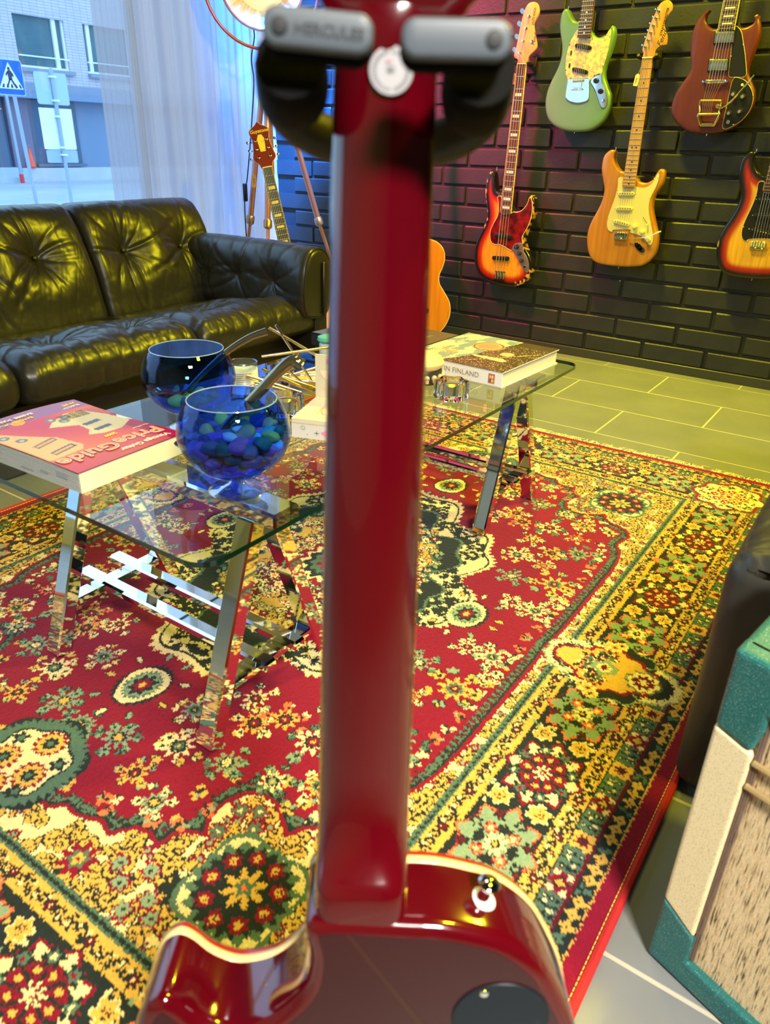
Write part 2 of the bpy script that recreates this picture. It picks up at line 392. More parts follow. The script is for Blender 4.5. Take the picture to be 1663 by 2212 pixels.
def fb(name, x0, x1, z0, z1, y0, y1, m, par=bld): return MB().box(((x0 + x1) / 2, (y0 + y1) / 2, (z0 + z1) / 2), (x1 - x0, y1 - y0, z1 - z0)).build(name, m, par, smooth=False)
fb('brick_wall', 10, 16.93, 2.48, 9, 0, .3, m_fb); fb('brick_wall', 18.86, 19.62, 2.48, 9, 0, .3, m_fb); fb('brick_wall', 21.6, 60, 2.48, 9, 0, .3, m_fb)
for xa, xb in ((16.93, 18.86), (19.62, 21.6)):
    fb('brick_wall', xa, xb, 2.48, 2.95, 0, .3, m_fb); fb('brick_wall', xa, xb, 4.5, 9, 0, .3, m_fb)
m_frame2 = mat('white window frame', (.82, .88, .92), .5); m_dg = mat('dark teal window glass', (.04, .12, .16), .12, noise=(2.5, .3, (.07, .17, .21)))
m_beam = mat('grey blue fascia', (.22, .28, .38), .6); m_bd = mat('dark blue cladding', (.09, .14, .21), .5); m_bm = mat('mid blue cladding', (.16, .25, .38), .5)
for xa, xb, mu in ((16.93, 18.86, 18.42), (19.62, 21.6, 19.78)):
    w = fb('window', xa, xb, 2.95, 4.5, .16, .2, m_dg)
    fb('mullion', mu, mu + .15, 2.95, 4.5, .08, .16, m_frame2, w); fb('frame', xa, xb, 2.95, 3.03, .06, .16, m_frame2, w); fb('frame', xb - .07, xb, 2.95, 4.5, .08, .16, m_frame2, w)
    fb('rail', xa, xb, 3.29, 3.33, -.05, -.01, m_frame2, w); fb('window_sill', xa - .02, xb + .12, 2.83, 2.95, -.16, .1, m_beam, w)
fb('fascia', 10, 60, 2.2, 2.5, -.06, .3, m_beam); fb('fascia', 10, 60, 2.02, 2.2, -.22, .3, m_bm)
fb('shop_wall', 10, 60, -.2, 2.02, .3, .5, m_bm); fb('cladding', 16.2, 17.0, -.16, 2.02, .1, .3, mat('plum cladding', (.17, .16, .24), .6))
fb('cladding', 10, 16.0, -.16, 2.02, .1, .3, m_bd)
w = fb('shop_window', 17.0, 18.98, -.1, 2.0, .2, .3, mat('dark shop glass', (.05, .11, .19), .25))
fb('display_panel', 17.55, 18.7, -.02, .5, .1, .2, mat('pale display panel', (.30, .38, .52), .5), w); fb('shop_sill', 17.0, 19, -.14, -.04, -.04, .2, m_bd)
fb('plinth', 16.3, 60, -.6, -.17, -.1, .3, mat('pale concrete', (.42, .47, .54), .8, noise=(1.2, .3, (.50, .55, .62))))
for q in range(3): fb('step', 13, 16.2, GZ, -.15 - q * .14, -.2 - .3 * q, .3, mat('concrete step', (.40, .50, .58), .8))
# street signs on poles
m_pole = mat('galvanised pole', (.33, .42, .50), .45, metal=.3); m_sback = mat('sign back aluminium', (.38, .55, .62), .5)
t = thing('pedestrian_crossing_sign', 'blue square pedestrian crossing sign on a slim pole', 'traffic sign', loc=(8.24, 13.5, 0))
rot = Matrix.Rotation(math.radians(-4), 3, 'Y')
MB().tube([(.05, .04, 1.52), (.14, .04, GZ)], .032, 10).build('pole', m_pole, t)
def flat(name, pts, y0, y1, m, par, base=(0, 0)):
    mb = MB().plate([(p[0] + base[0], p[1] + base[1]) for p in pts], 0, y1 - y0); mb.v = [(x, y1 - z, y) for x, y, z in mb.v]; return mb.build(name, m, par, smooth=False)
m_sb = mat('sign blue', (.0, .12, .75), .4); m_sw = mat('sign white', (.75, .9, 1.0), .4); m_sk = mat('sign black', (.02, .04, .09), .4)
flat('border', rrect(.50, .53, .04), -.004, .002, mat('sign pale border', (.35, .65, .95), .4), t, (.0, 1.755))
flat('sign_plate', rrect(.475, .505, .03), -.008, -.004, m_sb, t, (.0, 1.755))
flat('triangle', [(-.215, 1.585), (.215, 1.585), (0, 1.975)], -.012, -.008, m_sw, t)
pic = flat('pictogram', circ(.024, 10, -.005, 1.885), -.016, -.012, m_sk, t)
for q in ([(-.03, 1.855), (.02, 1.865), (.045, 1.80), (.03, 1.72), (-.03, 1.72), (-.035, 1.79)], [(-.03, 1.85), (-.075, 1.80), (-.06, 1.765), (-.045, 1.80), (-.02, 1.82)],
          [(.02, 1.86), (.06, 1.81), (.07, 1.765), (.05, 1.77), (.035, 1.81)], [(-.02, 1.735), (.01, 1.73), (-.035, 1.66), (-.06, 1.60), (-.09, 1.60), (-.06, 1.66)], [(.0, 1.735), (.03, 1.735), (.06, 1.68), (.11, 1.62), (.10, 1.60), (.07, 1.61), (.03, 1.67)]):
    flat('pictogram', q, -.016, -.012, m_sk, t)
for q in range(5): flat('stripe', [(-.17 + q * .08, 1.60), (-.13 + q * .08, 1.60), (-.12 + q * .07, 1.655), (-.145 + q * .07, 1.655)], -.0155, -.012, m_sk, t)
t = thing('road_sign', 'street sign seen from behind, pale upper plate above a white plate', 'traffic sign', loc=(9.02, 13.5, 0))
MB().tube([(0, -.03, 1.95), (.02, -.03, GZ)], .033, 10).build('pole', m_pole, t)
flat('upper_plate', rrect(.63, .50, .04), 0, .01, m_sback, t, (-.01, 1.635))
flat('middle_plate', rrect(.65, .66, .01), 0, .01, mat('white sign plate', (.80, .84, .88), .5), t, (-.01, 1.0))
flat('lower_plate', rrect(.63, .2, .01), 0, .01, mat('grey sign plate', (.34, .46, .60), .5), t, (0, .55))
for z in (1.82, 1.45, 1.2, .7, .58): MB().box((0, -.035, z), (.11, .09, .03)).build('clamp', mat('sign clamp', (.7, .85, .9), .4), t, smooth=False)
t = thing('street_pole', 'thin grey blue pole with a red foot behind the crossing sign', 'pole', loc=(15.62, 26.0, 0))
MB().tube([(0, 0, 3.2), (.06, 0, -.32)], .055, 10).build('shaft', m_pole, t); MB().tube([(.06, 0, -.32), (.065, 0, GZ)], .07, 10).build('foot', mat('red paint', (.7, .05, .06), .5), t)
t = thing('reflection_cone', 'small red cone imitating a shop window reflection, on the plinth across the street', 'reflection', loc=(16.72, 26.95, -.155))  # added solid cone imitates a red reflection in the shop glass
MB().lathe([(.19, .0), (.19, .03)], 4).build('base', mat('cone base red', (.65, .06, .05), .6), t, smooth=False); MB().lathe([(.13, .03), (.03, .60)], 14).build('cone', mat('cone red', (.95, .10, .07), .5), t)

# ================================================================ the rug (woven pattern computed once per quarter, mirrored both ways)
def rug_pattern():
    q = 0.00125; nu, nv = int(1.17 / q), int(0.858 / q)
    A = np.zeros((nu, nv), np.uint8); Ug, Vg = np.meshgrid(np.arange(nu) * q, np.arange(nv) * q, indexing='ij')
    RED, CRM, NVY, GRN, GLD, DRD, COR, SGE = range(8)
    rng = random.Random(11)
    def win(u, v, R):
        a, b = max(int((u - R) / q), 0), min(int((u + R) / q) + 2, nu); c, d = max(int((v - R) / q), 0), min(int((v + R) / q) + 2, nv)
        return (slice(a, max(b, a)), slice(c, max(d, c)))
    def ros(u, v, layers, rot=0.0, su=1.0, only=None):
        R = max(l[0] * (1 + l[3]) for l in layers) * max(su, 1); w = win(u, v, R * 1.05); a = A[w]
        if a.size == 0: return
        x, y = (Ug[w] - u) / su, Vg[w] - v; r = np.hypot(x, y); th = np.arctan2(y, x) + rot
        for l in layers:
            R, c, n, am = l[:4]; k = np.cos(n * th); k = np.sign(k) * np.abs(k) ** (l[4] if len(l) > 4 else 1)
            m = r < R * (1 + am * k)
            if only is not None: m &= np.isin(a, only)
            a[m] = c
    def leaf(u, v, ang, Ln, Wd, c, edge=None):
        w = win(u, v, Ln * 1.15); a = A[w]
        if a.size == 0: return
        x, y = Ug[w] - u, Vg[w] - v; s = (x * math.cos(ang) + y * math.sin(ang)) / Ln; t = np.abs(-x * math.sin(ang) + y * math.cos(ang))
        pr = Wd * np.sqrt(np.clip(np.sin(np.pi * np.clip(s, 0, 1)), 0, 1)) * (1 + .25 * np.sin(s * 19))
        if edge is not None:
            s2 = np.clip((s + .1) / 1.2, 0, 1); a[(s > -.1) & (s < 1.1) & (t < (Wd + .0022) * np.sqrt(np.sin(np.pi * s2)))] = edge
        a[(s > 0) & (s < 1) & (t < pr)] = c
    def line(pts, wd, c):
        for (u0, v0), (u1, v1) in zip(pts[:-1], pts[1:]):
            R = math.hypot(u1 - u0, v1 - v0) / 2 + wd * 2; w = win((u0 + u1) / 2, (v0 + v1) / 2, R); a = A[w]
            if a.size == 0: continue
            dx, dy = u1 - u0, v1 - v0; t = np.clip(((Ug[w] - u0) * dx + (Vg[w] - v0) * dy) / (dx * dx + dy * dy + 1e-12), 0, 1)
            a[np.hypot(Ug[w] - u0 - t * dx, Vg[w] - v0 - t * dy) < wd] = c
    def curl(u, v, s, ang, wd, c, sgn=1, turns=1.1):
        P = []
        for i in range(12):
            t = i / 11; r = s * (1 - .78 * t); th = ang + sgn * t * turns * 2 * PI; P.append((u + r * math.cos(th), v + r * math.sin(th)))
        line(P, wd, c)
    def scroll(u, v, s, ang, fill=GLD, edge=NVY, sgn=1):
        curl(u, v, s, ang, .0052, edge, sgn, .8); curl(u, v, s, ang, .0032, fill, sgn, .8)
        leaf(u + s * math.cos(ang), v + s * math.sin(ang), ang - sgn * .9, s * 1.1, .005, fill, edge)
    # --- regions
    D = np.minimum(0.855 - Vg, 1.16 - Ug)
    fb = [(0, .545), (.06, .55), (.35, .55), (.42, .545), (.465, .535), (.50, .515), (.53, .52), (.555, .528), (.585, .515), (.60, .495), (.61, .46), (.625, .44), (.648, .43), (.63, .405), (.615, .38),
          (.612, .355), (.624, .33), (.655, .315), (.69, .317), (.716, .334), (.725, .312), (.742, .297), (.768, .296), (.76, .27), (.765, .245), (.795, .224), (.787, .195), (.802, .16), (.80, .13), (.818, .11), (.815, .07), (.815, 0), (0, 0)]
    pts = np.stack([Ug.ravel(), Vg.ravel()], 1); inn = inside(pts, np.array(fb)).reshape(A.shape)
    fd = np.full(A.shape, 9.0)
    for (u0, v0), (u1, v1) in zip(fb[:-3], fb[1:-2]):
        dx, dy = u1 - u0, v1 - v0; t = np.clip(((Ug - u0) * dx + (Vg - v0) * dy) / (dx * dx + dy * dy), 0, 1); fd = np.minimum(fd, np.hypot(Ug - u0 - t * dx, Vg - v0 - t * dy))
    A[:] = CRM; A[inn] = RED
    # cream ground scrolls
    for i in range(1900):
        u, v = rng.uniform(0, .88), rng.uniform(0, .58); k = (int(u / q), int(v / q))
        if k[0] >= nu or k[1] >= nv or inn[k] or fd[k] < .009: continue
        if rng.random() < .8: scroll(u, v, rng.uniform(.008, .013), rng.uniform(0, 6.3), GLD, NVY, rng.choice((-1, 1)))
        else: ros(u, v, [(.008, RED, 5, .2), (.004, SGE, 4, .2), (.0015, NVY, 1, 0)])
    # corner groups on cream
    for (u, v) in ((.86, .455), (.845, .225)): ros(u, v, [(.024, RED, 9, .25), (.014, GRN, 6, .2), (.008, GLD, 5, .2), (.003, RED, 1, 0)])
    for (u, v) in ((.835, .30), (.857, .335), (.83, .352), (.815, .275), (.80, .32), (.845, .375)): ros(u, v, [(.0135, RED, 6, .22), (.010, SGE, 6, .2), (.003, NVY, 1, 0)])
    for (u, v) in ((.655, .345), (.668, .385), (.695, .405), (.70, .345), (.64, .37)): ros(u, v, [(.014, RED, 6, .2), (.0105, GRN, 6, .25), (.003, CRM, 1, 0)])
    for a in range(6): leaf(.795, .37, a * 1.05, .03, .007, NVY)
    ros(.748, .440, [(.082, GRN, 4, -.13, .8), (.075, CRM, 4, -.12), (.072, GRN, 18, .08), (.064, NVY, 22, .08)], su=1.0)
    for i in range(9):
        a = i * 2 * PI / 9; ros(.748 + .050 * math.cos(a), .440 + .048 * math.sin(a), [(.0115, RED, 7, .2), (.0055, GLD, 5, .2), (.002, NVY, 1, 0)])
    ros(.744, .44, [(.024, GLD, 8, .35), (.012, GRN, 5, .3), (.005, COR, 5, .2)])
    # field rim: red line, navy line, serrated green, sprays of cream
    ang = np.sin(Ug * 420) + np.sin(Vg * 420)
    A[inn & (fd < .0215 + .0035 * ang)] = NVY; A[inn & (fd < .0185 + .0035 * ang)] = GRN; A[inn & (fd < .009 + .002 * ang)] = NVY; A[inn & (fd < .019) & (np.sin(Ug * 700 + Vg * 90) + np.sin(Vg * 640 - Ug * 80) > 1.05)] = NVY; A[fd < .0038] = RED; A[(~inn) & (fd < .0022)] = RED
    A[inn & (fd > .011) & (fd < .022) & (np.sin(Ug * 260) * np.sin(Vg * 260) > .72)] = DRD
    L_ = fb[:-2]; acc = 0.0
    for (u0, v0), (u1, v1) in zip(L_[:-1], L_[1:]):
        ln = math.hypot(u1 - u0, v1 - v0); nx, ny = (v1 - v0) / ln, -(u1 - u0) / ln
        s = -acc
        while s < ln:
            if s >= 0:
                u, v = u0 + (u1 - u0) * s / ln - nx * 0, v0 + (v1 - v0) * s / ln
                for sg in (1, -1):
                    uu, vv = u + sg * nx * .043, v + sg * ny * .043; k = (int(uu / q), int(vv / q))
                    if 0 <= k[0] < nu and 0 <= k[1] < nv and inn[k]:
                        c = (CRM, COR, CRM, GLD)[int(rng.random() * 4)]
                        for j in range(7): leaf(uu + rng.uniform(-.004, .004), vv + rng.uniform(-.004, .004), rng.uniform(0, 6.3), rng.uniform(.009, .017), .0042, c)
                        for j in range(3): leaf(uu, vv, rng.uniform(0, 6.3), .012, .003, NVY if j else SGE)
                        break
            s += .036
        acc = (ln - (s - .036)) if ln > 0 else acc
        acc = max(0, acc) % .036
    # flower sprays on the red field
    def spray(u, v, r, big, ring, cen, lf, n):
        for j in range(n):
            a = j * 2 * PI / n + rng.uniform(-.2, .2); d = r * rng.uniform(1.2, 1.95)
            x, y = u + d * math.cos(a), v + d * math.sin(a)
            for k in range(3): leaf(x, y, a + (k - 1) * .8 + rng.uniform(-.2, .2), r * rng.uniform(.6, .9), r * .19, lf[rng.randrange(len(lf))], NVY if rng.random() < .6 else None)
            if rng.random() < .45: ros(x, y, [(r * .42, lf[0], 5, .3), (r * .2, NVY, 4, .2)])
        ros(u, v, [(r * 1.05, big, 9, .34), (r * .68, ring, 9, .12), (r * .42, cen, 6, .2), (r * .16, GLD, 1, 0)])
    F = [(.483, .341, .022, CRM, NVY, RED), (.226, .464, .024, GLD, GRN, DRD), (.508, .232, .019, GLD, NVY, RED), (.470, .268, .019, GLD, NVY, RED), (.665, .075, .019, SGE, NVY, GLD), (.10, .475, .018, CRM, GRN, NVY),
         (.395, .455, .020, SGE, GRN, NVY), (.36, .40, .017, GLD, NVY, DRD), (.30, .335, .019, CRM, NVY, GRN), (.60, .26, .018, SGE, NVY, CRM), (.62, .17, .021, CRM, NVY, GRN), (.55, .41, .017, GLD, GRN, NVY),
         (.70, .16, .016, GLD, NVY, RED), (.545, .125, .017, SGE, GRN, NVY), (.46, .19, .017, CRM, NVY, RED), (.20, .37, .017, SGE, NVY, CRM), (.10, .42, .015, CRM, NVY, RED), (.40, .33, .017, GLD, NVY, CRM), (.72, .23, .015, SGE, NVY, GLD), (.585, .345, .016, CRM, NVY, SGE), (.29, .41, .014, GLD, NVY, COR), (.47, .42, .015, COR, NVY, CRM), (.68, .005, .014, SGE, GRN, NVY), (.16, .50, .012, CRM, NVY, RED)]
    for u, v, r, a, b_, c in F: spray(u, v, r, a, b_, c, ((CRM, SGE), (SGE, GRN), (CRM, GLD), (COR, CRM), (GLD, SGE))[rng.randrange(5)], rng.choice((5, 6, 7)))
    # central medallion: lobed cream halo, green and navy rings, golden heart
    th = np.arctan2(Vg, Ug); r = np.hypot(Ug / 1.36, Vg)
    R0 = .318 + .030 * np.cos(4 * th) * 0 + .022 * np.cos(8 * th) + .016 * np.cos(16 * th + PI)
    jg = .004 * np.sin(th * 150)
    m = r < R0 + .016 + jg; A[m] = CRM; A[(r < R0 + .004) & (r > R0 - .001)] = NVY; A[r < R0 - .001] = CRM
    for i in range(330):
        a = rng.uniform(0, PI / 2); rr = rng.uniform(.80, .985); R = .318 + .022 * math.cos(8 * a) + .016 * math.cos(16 * a + PI)
        u, v = R * rr * 1.36 * math.cos(a) / 1.0, R * rr * math.sin(a)
        if rr > .74: ros(u, v, [(.0062, NVY, 5, .3), (.0022, COR if i % 3 else CRM, 1, 0)], only=[CRM])
    m = r < (R0 - .055); A[m] = GRN; A[r < (R0 - .062 + jg * .5)] = NVY; A[r < R0 - .112] = GRN; A[r < R0 - .118] = GLD
    for i in range(420):
        a = rng.uniform(0, PI / 2); rr = rng.uniform(.0, .94)
        R = R0.min(); u, v = .25 * rr * 1.36 * math.cos(a), .25 * rr * math.sin(a)
        k = (int(u / q), int(v / q)); c = A[k]
        if c == GLD or c == CRM:
            if rng.random() < .72: scroll(u, v, rng.uniform(.007, .012), rng.uniform(0, 6.3), (GLD, CRM, CRM)[rng.randrange(3)], (NVY, RED, NVY)[rng.randrange(3)], rng.choice((-1, 1)))
            else: ros(u, v, [(.012, NVY, 7, .2), (.008, RED, 6, .2), (.004, CRM, 4, .2)])
        elif c == NVY:
            if rng.random() < .6: ros(u, v, [(.010, GRN, 6, .3), (.006, CRM, 5, .3), (.003, RED, 4, .2)])
            else: leaf(u, v, rng.uniform(0, 6.3), .018, .005, (SGE, GRN, CRM)[rng.randrange(3)])
    ros(0, 0, [(.085, RED, 16, .1), (.07, CRM, 16, .1), (.06, NVY, 12, .1), (.045, GRN, 12, .1), (.03, RED, 8, .2), (.015, CRM, 8, .2)], su=1.25)
    for i in range(6): ros(.12 * math.cos(i * .31) * 1.3, .12 * math.sin(i * .31), [(.016, DRD, 9, .2), (.011, CRM, 7, .2), (.005, COR, 5, .2)])
    # small shields round the medallion
    for u, v, su in ((.555, 0, 1.25), (.0, .361, 1.15)):
        ros(u, v, [(.047, NVY, 26, .06), (.041, CRM, 3 if u else 2, .07), (.031, GRN, 24, .10), (.027, SGE, 8, .1), (.021, NVY, 8, .2), (.013, RED, 7, .2), (.006, GLD, 5, .2)], su=su)
        for a in range(9): leaf(u + .062 * math.cos(a * .7) * su, v + .062 * math.sin(a * .7), a * .7, .02, .0045, (CRM, SGE, GLD)[a % 3], NVY)
    ros(.785, 0, [(.098, NVY, 6, .06), (.092, GRN, 44, .05), (.072, NVY, 6, .07), (.068, CRM, 6, .08)])
    for u, v in ((.74, .0), (.80, .033), (.845, 0)): ros(u, v, [(.026, RED, 14, .1), (.021, GLD, 12, .12), (.012, NVY, 8, .2), (.005, GRN, 4, .2)])
    for u, v in ((.76, .05), (.83, .045)): ros(u, v, [(.012, NVY, 5, .3), (.006, GRN, 4, .3)])
    # --- border bands
    A[D < .282] = GRN; A[(D < .2785) & (D > .2715) & (np.sin(Ug * 520) + np.sin(Vg * 520) > -.3)] = NVY
    e = D < .268; A[e] = GLD; A[D < .235] = NVY; A[D < .122] = GLD; A[(D < .0945)] = NVY; A[D < .092] = GRN; A[D < .060] = DRD; A[D < .055] = NVY; A[D < .031] = GLD; A[D < .0285] = RED
    Lu = lambda s, d: (s, .855 - d) ; Lv = lambda s, d: (1.16 - d, s)
    for f, smax in ((Lu, 1.10), (Lv, .80)):
        for d in (.107, .252):     # golden guard bands
            s = .008; k = 0
            while s < smax - (.107 if d < .2 else .25) + .12:
                lim = (1.16 if f is Lu else .855) - d + .012
                if s > lim: break
                u, v = f(s, d)
                if k % 5 == 0: ros(u, v, [(.0092, NVY, 6, .2), (.006, DRD, 5, .1), (.002, CRM, 1, 0)])
                else:
                    curl(u, v + (0), .0085, rng.uniform(0, 6.3), .0021, NVY, rng.choice((-1, 1)), .9); curl(*f(s + .007, d + rng.choice((-.007, .007))), .006, rng.uniform(0, 6.3), .0019, NVY, 1, .8)
                    uu, vv = f(s + .006, d + rng.choice((-.004, .006))); ros(uu, vv, [(.0032, CRM, 4, .3)])
                s += .0165; k += 1
        for k in range(15):        # green outer band
            s = .076 + .0825 * (k - 1)
            if s < -.01 or s > (1.16 if f is Lu else .855) - .09: continue
            u, v = f(s, .075); su = .021
            if k % 2: ros(u, v, [(.0150, GLD, 4, -.16), (.0105, GLD, 12, .08), (.0085, DRD, 7, .25), (.0035, NVY, 4, .3)], su=1.0); ros(u, v, [(.019, NVY, 4, -.17), (.0178, GLD, 4, -.17), (.0095, DRD, 7, .28), (.004, NVY, 4, .3)])
            else:
                for a in range(4): ros(*f(s + .014 * (1 if a & 1 else -1), .075 + .009 * (1 if a & 2 else -1)), [(.0072, RED, 6, .2), (.0055, CRM, 5, .2)])
                ros(u, v, [(.0135, RED, 4, .30), (.0085, NVY, 4, .2), (.006, GLD, 4, .3)])
            for sg in (-1, 1):
                x = s + sg * .0413
                line([f(x - .0015, .063), f(x + .001, .075), f(x - .0015, .090)], .0016, NVY)
                for dd in (.066, .075, .084):
                    for s2 in (-.013, .013):
                        ros(*f(x + s2, dd + rng.uniform(-.001, .001)), [(.0034, NVY, 5, .2), (.0013, CRM, 1, 0)])
                ros(*f(x + .006, .070), [(.003, CRM, 4, .3)]); ros(*f(x - .005, .081), [(.003, CRM, 4, .3)])
        s = .01; k = 0             # small golden flowers on black
        while s < (1.16 if f is Lu else .855) - .03:
            if k % 4 != 3: ros(*f(s, .043), [(.0085, GLD, 4, .22), (.0016, NVY, 1, 0)])
            else:
                for a in range(5): ros(*f(s + rng.uniform(-.008, .008), .043 + rng.uniform(-.008, .008)), [(.0035, GRN, 5, .3)])
            s += .0205; k += 1
        # great medallions
        C = [(.15, 'g'), (.32, 'r'), (.485, 'g'), (.645, 'r'), (.805, 'g')] if f is Lu else [(.17, 'g'), (.34, 'r'), (.51, 'g')]
        bl = [.068, .235, .40, .565, .725, .89] if f is Lu else [.085, .255, .425, .60]
        for s in bl:
            for dd in (.146, .178, .210):
                if dd == .178: continue
                u, v = f(s, dd)
                for a in range(5): leaf(*f(s + rng.uniform(-.02, .02), dd + rng.uniform(-.012, .012)), rng.uniform(0, 6.3), .013, .003, (CRM, GLD)[a % 2])
                ros(u, v, [(.0175, CRM, 6, .18), (.0145, GLD, 6, .2), (.0075, NVY, 6, .1), (.006, GLD, 5, .1), (.0025, DRD, 4, .2)])
            for j in range(8): leaf(*f(s + rng.uniform(-.03, .03), rng.choice((.127, .178, .229)) + rng.uniform(-.004, .004)), rng.uniform(0, 6.3), .011, .003, (CRM, SGE, GLD)[j % 3])
        for s, t in C:
            u, v = f(s, .175); su = 1.2 if f is Lu else 1 / 1.2; rr = .056 if f is Lu else .066
            if t == 'r':
                ros(u, v, [(rr * 1.04, NVY, 8, .17, 2), (rr * .99, RED, 8, .17, 2), (rr * .95, RED, 56, .07), (rr * .90, CRM, 8, .17, 2), (rr * .70, NVY, 40, .04), (rr * .66, RED, 12, .05)], su=su)
                for a in range(8):
                    w = a * PI / 4 + .39; du, dv = rr * .79 * math.cos(w) * su, rr * .79 * math.sin(w)
                    ros(u + du, v + dv, [(.0125, NVY, 6, .30), (.0075, GRN, 5, .2), (.0035, RED if a % 2 else CRM, 4, .2)])
                for a in range(8):
                    w = a * PI / 4; du, dv = rr * .47 * math.cos(w) * su, rr * .47 * math.sin(w); ros(u + du, v + dv, [(.0068, DRD, 5, .2), (.0046, GLD, 5, .15)])
                    du, dv = rr * .56 * math.cos(w + .39) * su, rr * .56 * math.sin(w + .39); leaf(u + du, v + dv, w + .39 + PI, .013, .0032, NVY)
                ros(u, v, [(rr * .27, NVY, 8, .5), (rr * .18, CRM, 8, .55), (rr * .09, RED, 6, .2), (rr * .04, CRM, 1, 0)], su=su, rot=.39)
            else:
                ros(u, v, [(rr * 1.04, NVY, 8, .17, 2), (rr * 1.0, COR, 8, .17, 2), (rr * .95, RED, 50, .05), (rr * .92, SGE, 8, .17, 2)], su=su)
                for a in range(8):
                    w = a * PI / 4 + .39; ros(u + rr * .80 * math.cos(w) * su, v + rr * .80 * math.sin(w), [(.0085, NVY, 5, .25), (.0042, SGE if a % 2 else DRD, 1, 0)])
                for a in range(4):
                    w = a * PI / 2; leaf(u + rr * .2 * math.cos(w) * su, v + rr * .2 * math.sin(w), w, .026, .006, NVY)
                    for k2 in (-.5, .5): leaf(u + rr * .35 * math.cos(w) * su, v + rr * .35 * math.sin(w), w + k2 * 1.6, .017, .0048, NVY)
                    w += PI / 4; ros(u + rr * .46 * math.cos(w) * su, v + rr * .46 * math.sin(w), [(.0105, RED, 6, .2), (.008, COR, 5, .25), (.004, CRM, 4, .2)])
                    leaf(u + rr * .15 * math.cos(w) * su, v + rr * .15 * math.sin(w), w, .012, .0035, CRM)
                ros(u, v, [(rr * .26, CRM, 8, .3), (rr * .13, NVY, 6, .2), (rr * .06, GLD, 1, 0)], su=su)
    # corner medallion of the border
    u, v = .982, .680
    ros(u, v, [(.105, GRN, 8, .08), (.098, RED, 8, .09), (.092, RED, 60, .03), (.088, CRM, 8, .09)])
    for i in range(190):
        a, rr = rng.uniform(0, 6.3), .083 * math.sqrt(rng.random()); leaf(u + rr * math.cos(a), v + rr * math.sin(a), rng.uniform(0, 6.3), .011, .0035, (NVY, GLD, GRN, NVY)[i % 4])
    for i in range(8): ros(u + .040 * math.cos(i * PI / 4), v + .040 * math.sin(i * PI / 4), [(.013, CRM, 1, 0), (.0115, RED, 6, .2), (.0045, CRM, 5, .2)])
    ros(u, v, [(.024, COR, 9, .2), (.015, CRM, 8, .2), (.008, RED, 6, .2)])
    # pendant across the long border (u = 0) and the short one (v = 0)
    for f in (Lu, Lv):
        for (s, d, rr) in ((0, .25, .060), (0, .175, .092), (0, .10, .055)):
            ros(*f(s, d), [(rr, SGE, 10, .06), (rr - .003, NVY, 10, .06)])
        for a in np.linspace(-1.5, 1.5, 11):
            for d0, r0 in ((.175, .083), (.25, .052), (.10, .048)):
                u_, v_ = f(abs(r0 * math.sin(a)), d0 + r0 * math.cos(a) * (1 if d0 > .12 else -1)); ros(u_, v_, [(.0085, CRM, 6, .25), (.0058, GLD, 5, .2), (.0026, NVY, 4, .2)], only=[NVY])
        for (s, d, rr) in ((0, .262, .030), (0, .235, .040), (0, .18, .070), (0, .13, .045)):
            ros(*f(s, d), [(rr, RED, 9, .08)])
        for (s, d, rr) in ((0, .262, .024), (0, .235, .034), (0, .18, .063), (0, .13, .038)):
            ros(*f(s, d), [(rr, GLD, 9, .08)])
        for i in range(110):
            a, rr = rng.uniform(-1.6, 1.6), rng.uniform(.004, .060); leaf(*f(abs(rr * math.sin(a)), .18 + rr * math.cos(a)), rng.uniform(0, 6.3), .011, .0034, (NVY, CRM, GRN, RED, NVY)[i % 5])
        ros(*f(0, .19), [(.022, SGE, 5, .25), (.013, CRM, 5, .2), (.007, DRD, 7, .3)])
        ros(*f(0, .115), [(.032, GRN, 9, .1), (.028, CRM, 8, .1), (.019, DRD, 9, .2), (.008, CRM, 6, .3)])
        for s in (.05, .058, .04):
            ros(*f(s + .03, .255 - s * 1.2), [(.012, CRM, 6, .2), (.008, GLD, 5, .2), (.004, NVY, 4, .2)])
        ros(*f(.075, .195), [(.014, CRM, 6, .2), (.009, GLD, 5, .2), (.004, NVY, 4, .2)])
    # plain red edge stays on top
    A[D < .0285] = RED; A[(D < .031) & (D >= .0285)] = GLD
    PALd = {RED: (.215, .004, .020), CRM: (.74, .58, .27), NVY: (.014, .020, .018), GRN: (.075, .135, .085), GLD: (.62, .35, .06), DRD: (.12, .005, .012), COR: (.72, .15, .05), SGE: (.21, .29, .165)}
    return A, q, np.array([PALd[i] for i in range(8)], np.float32)

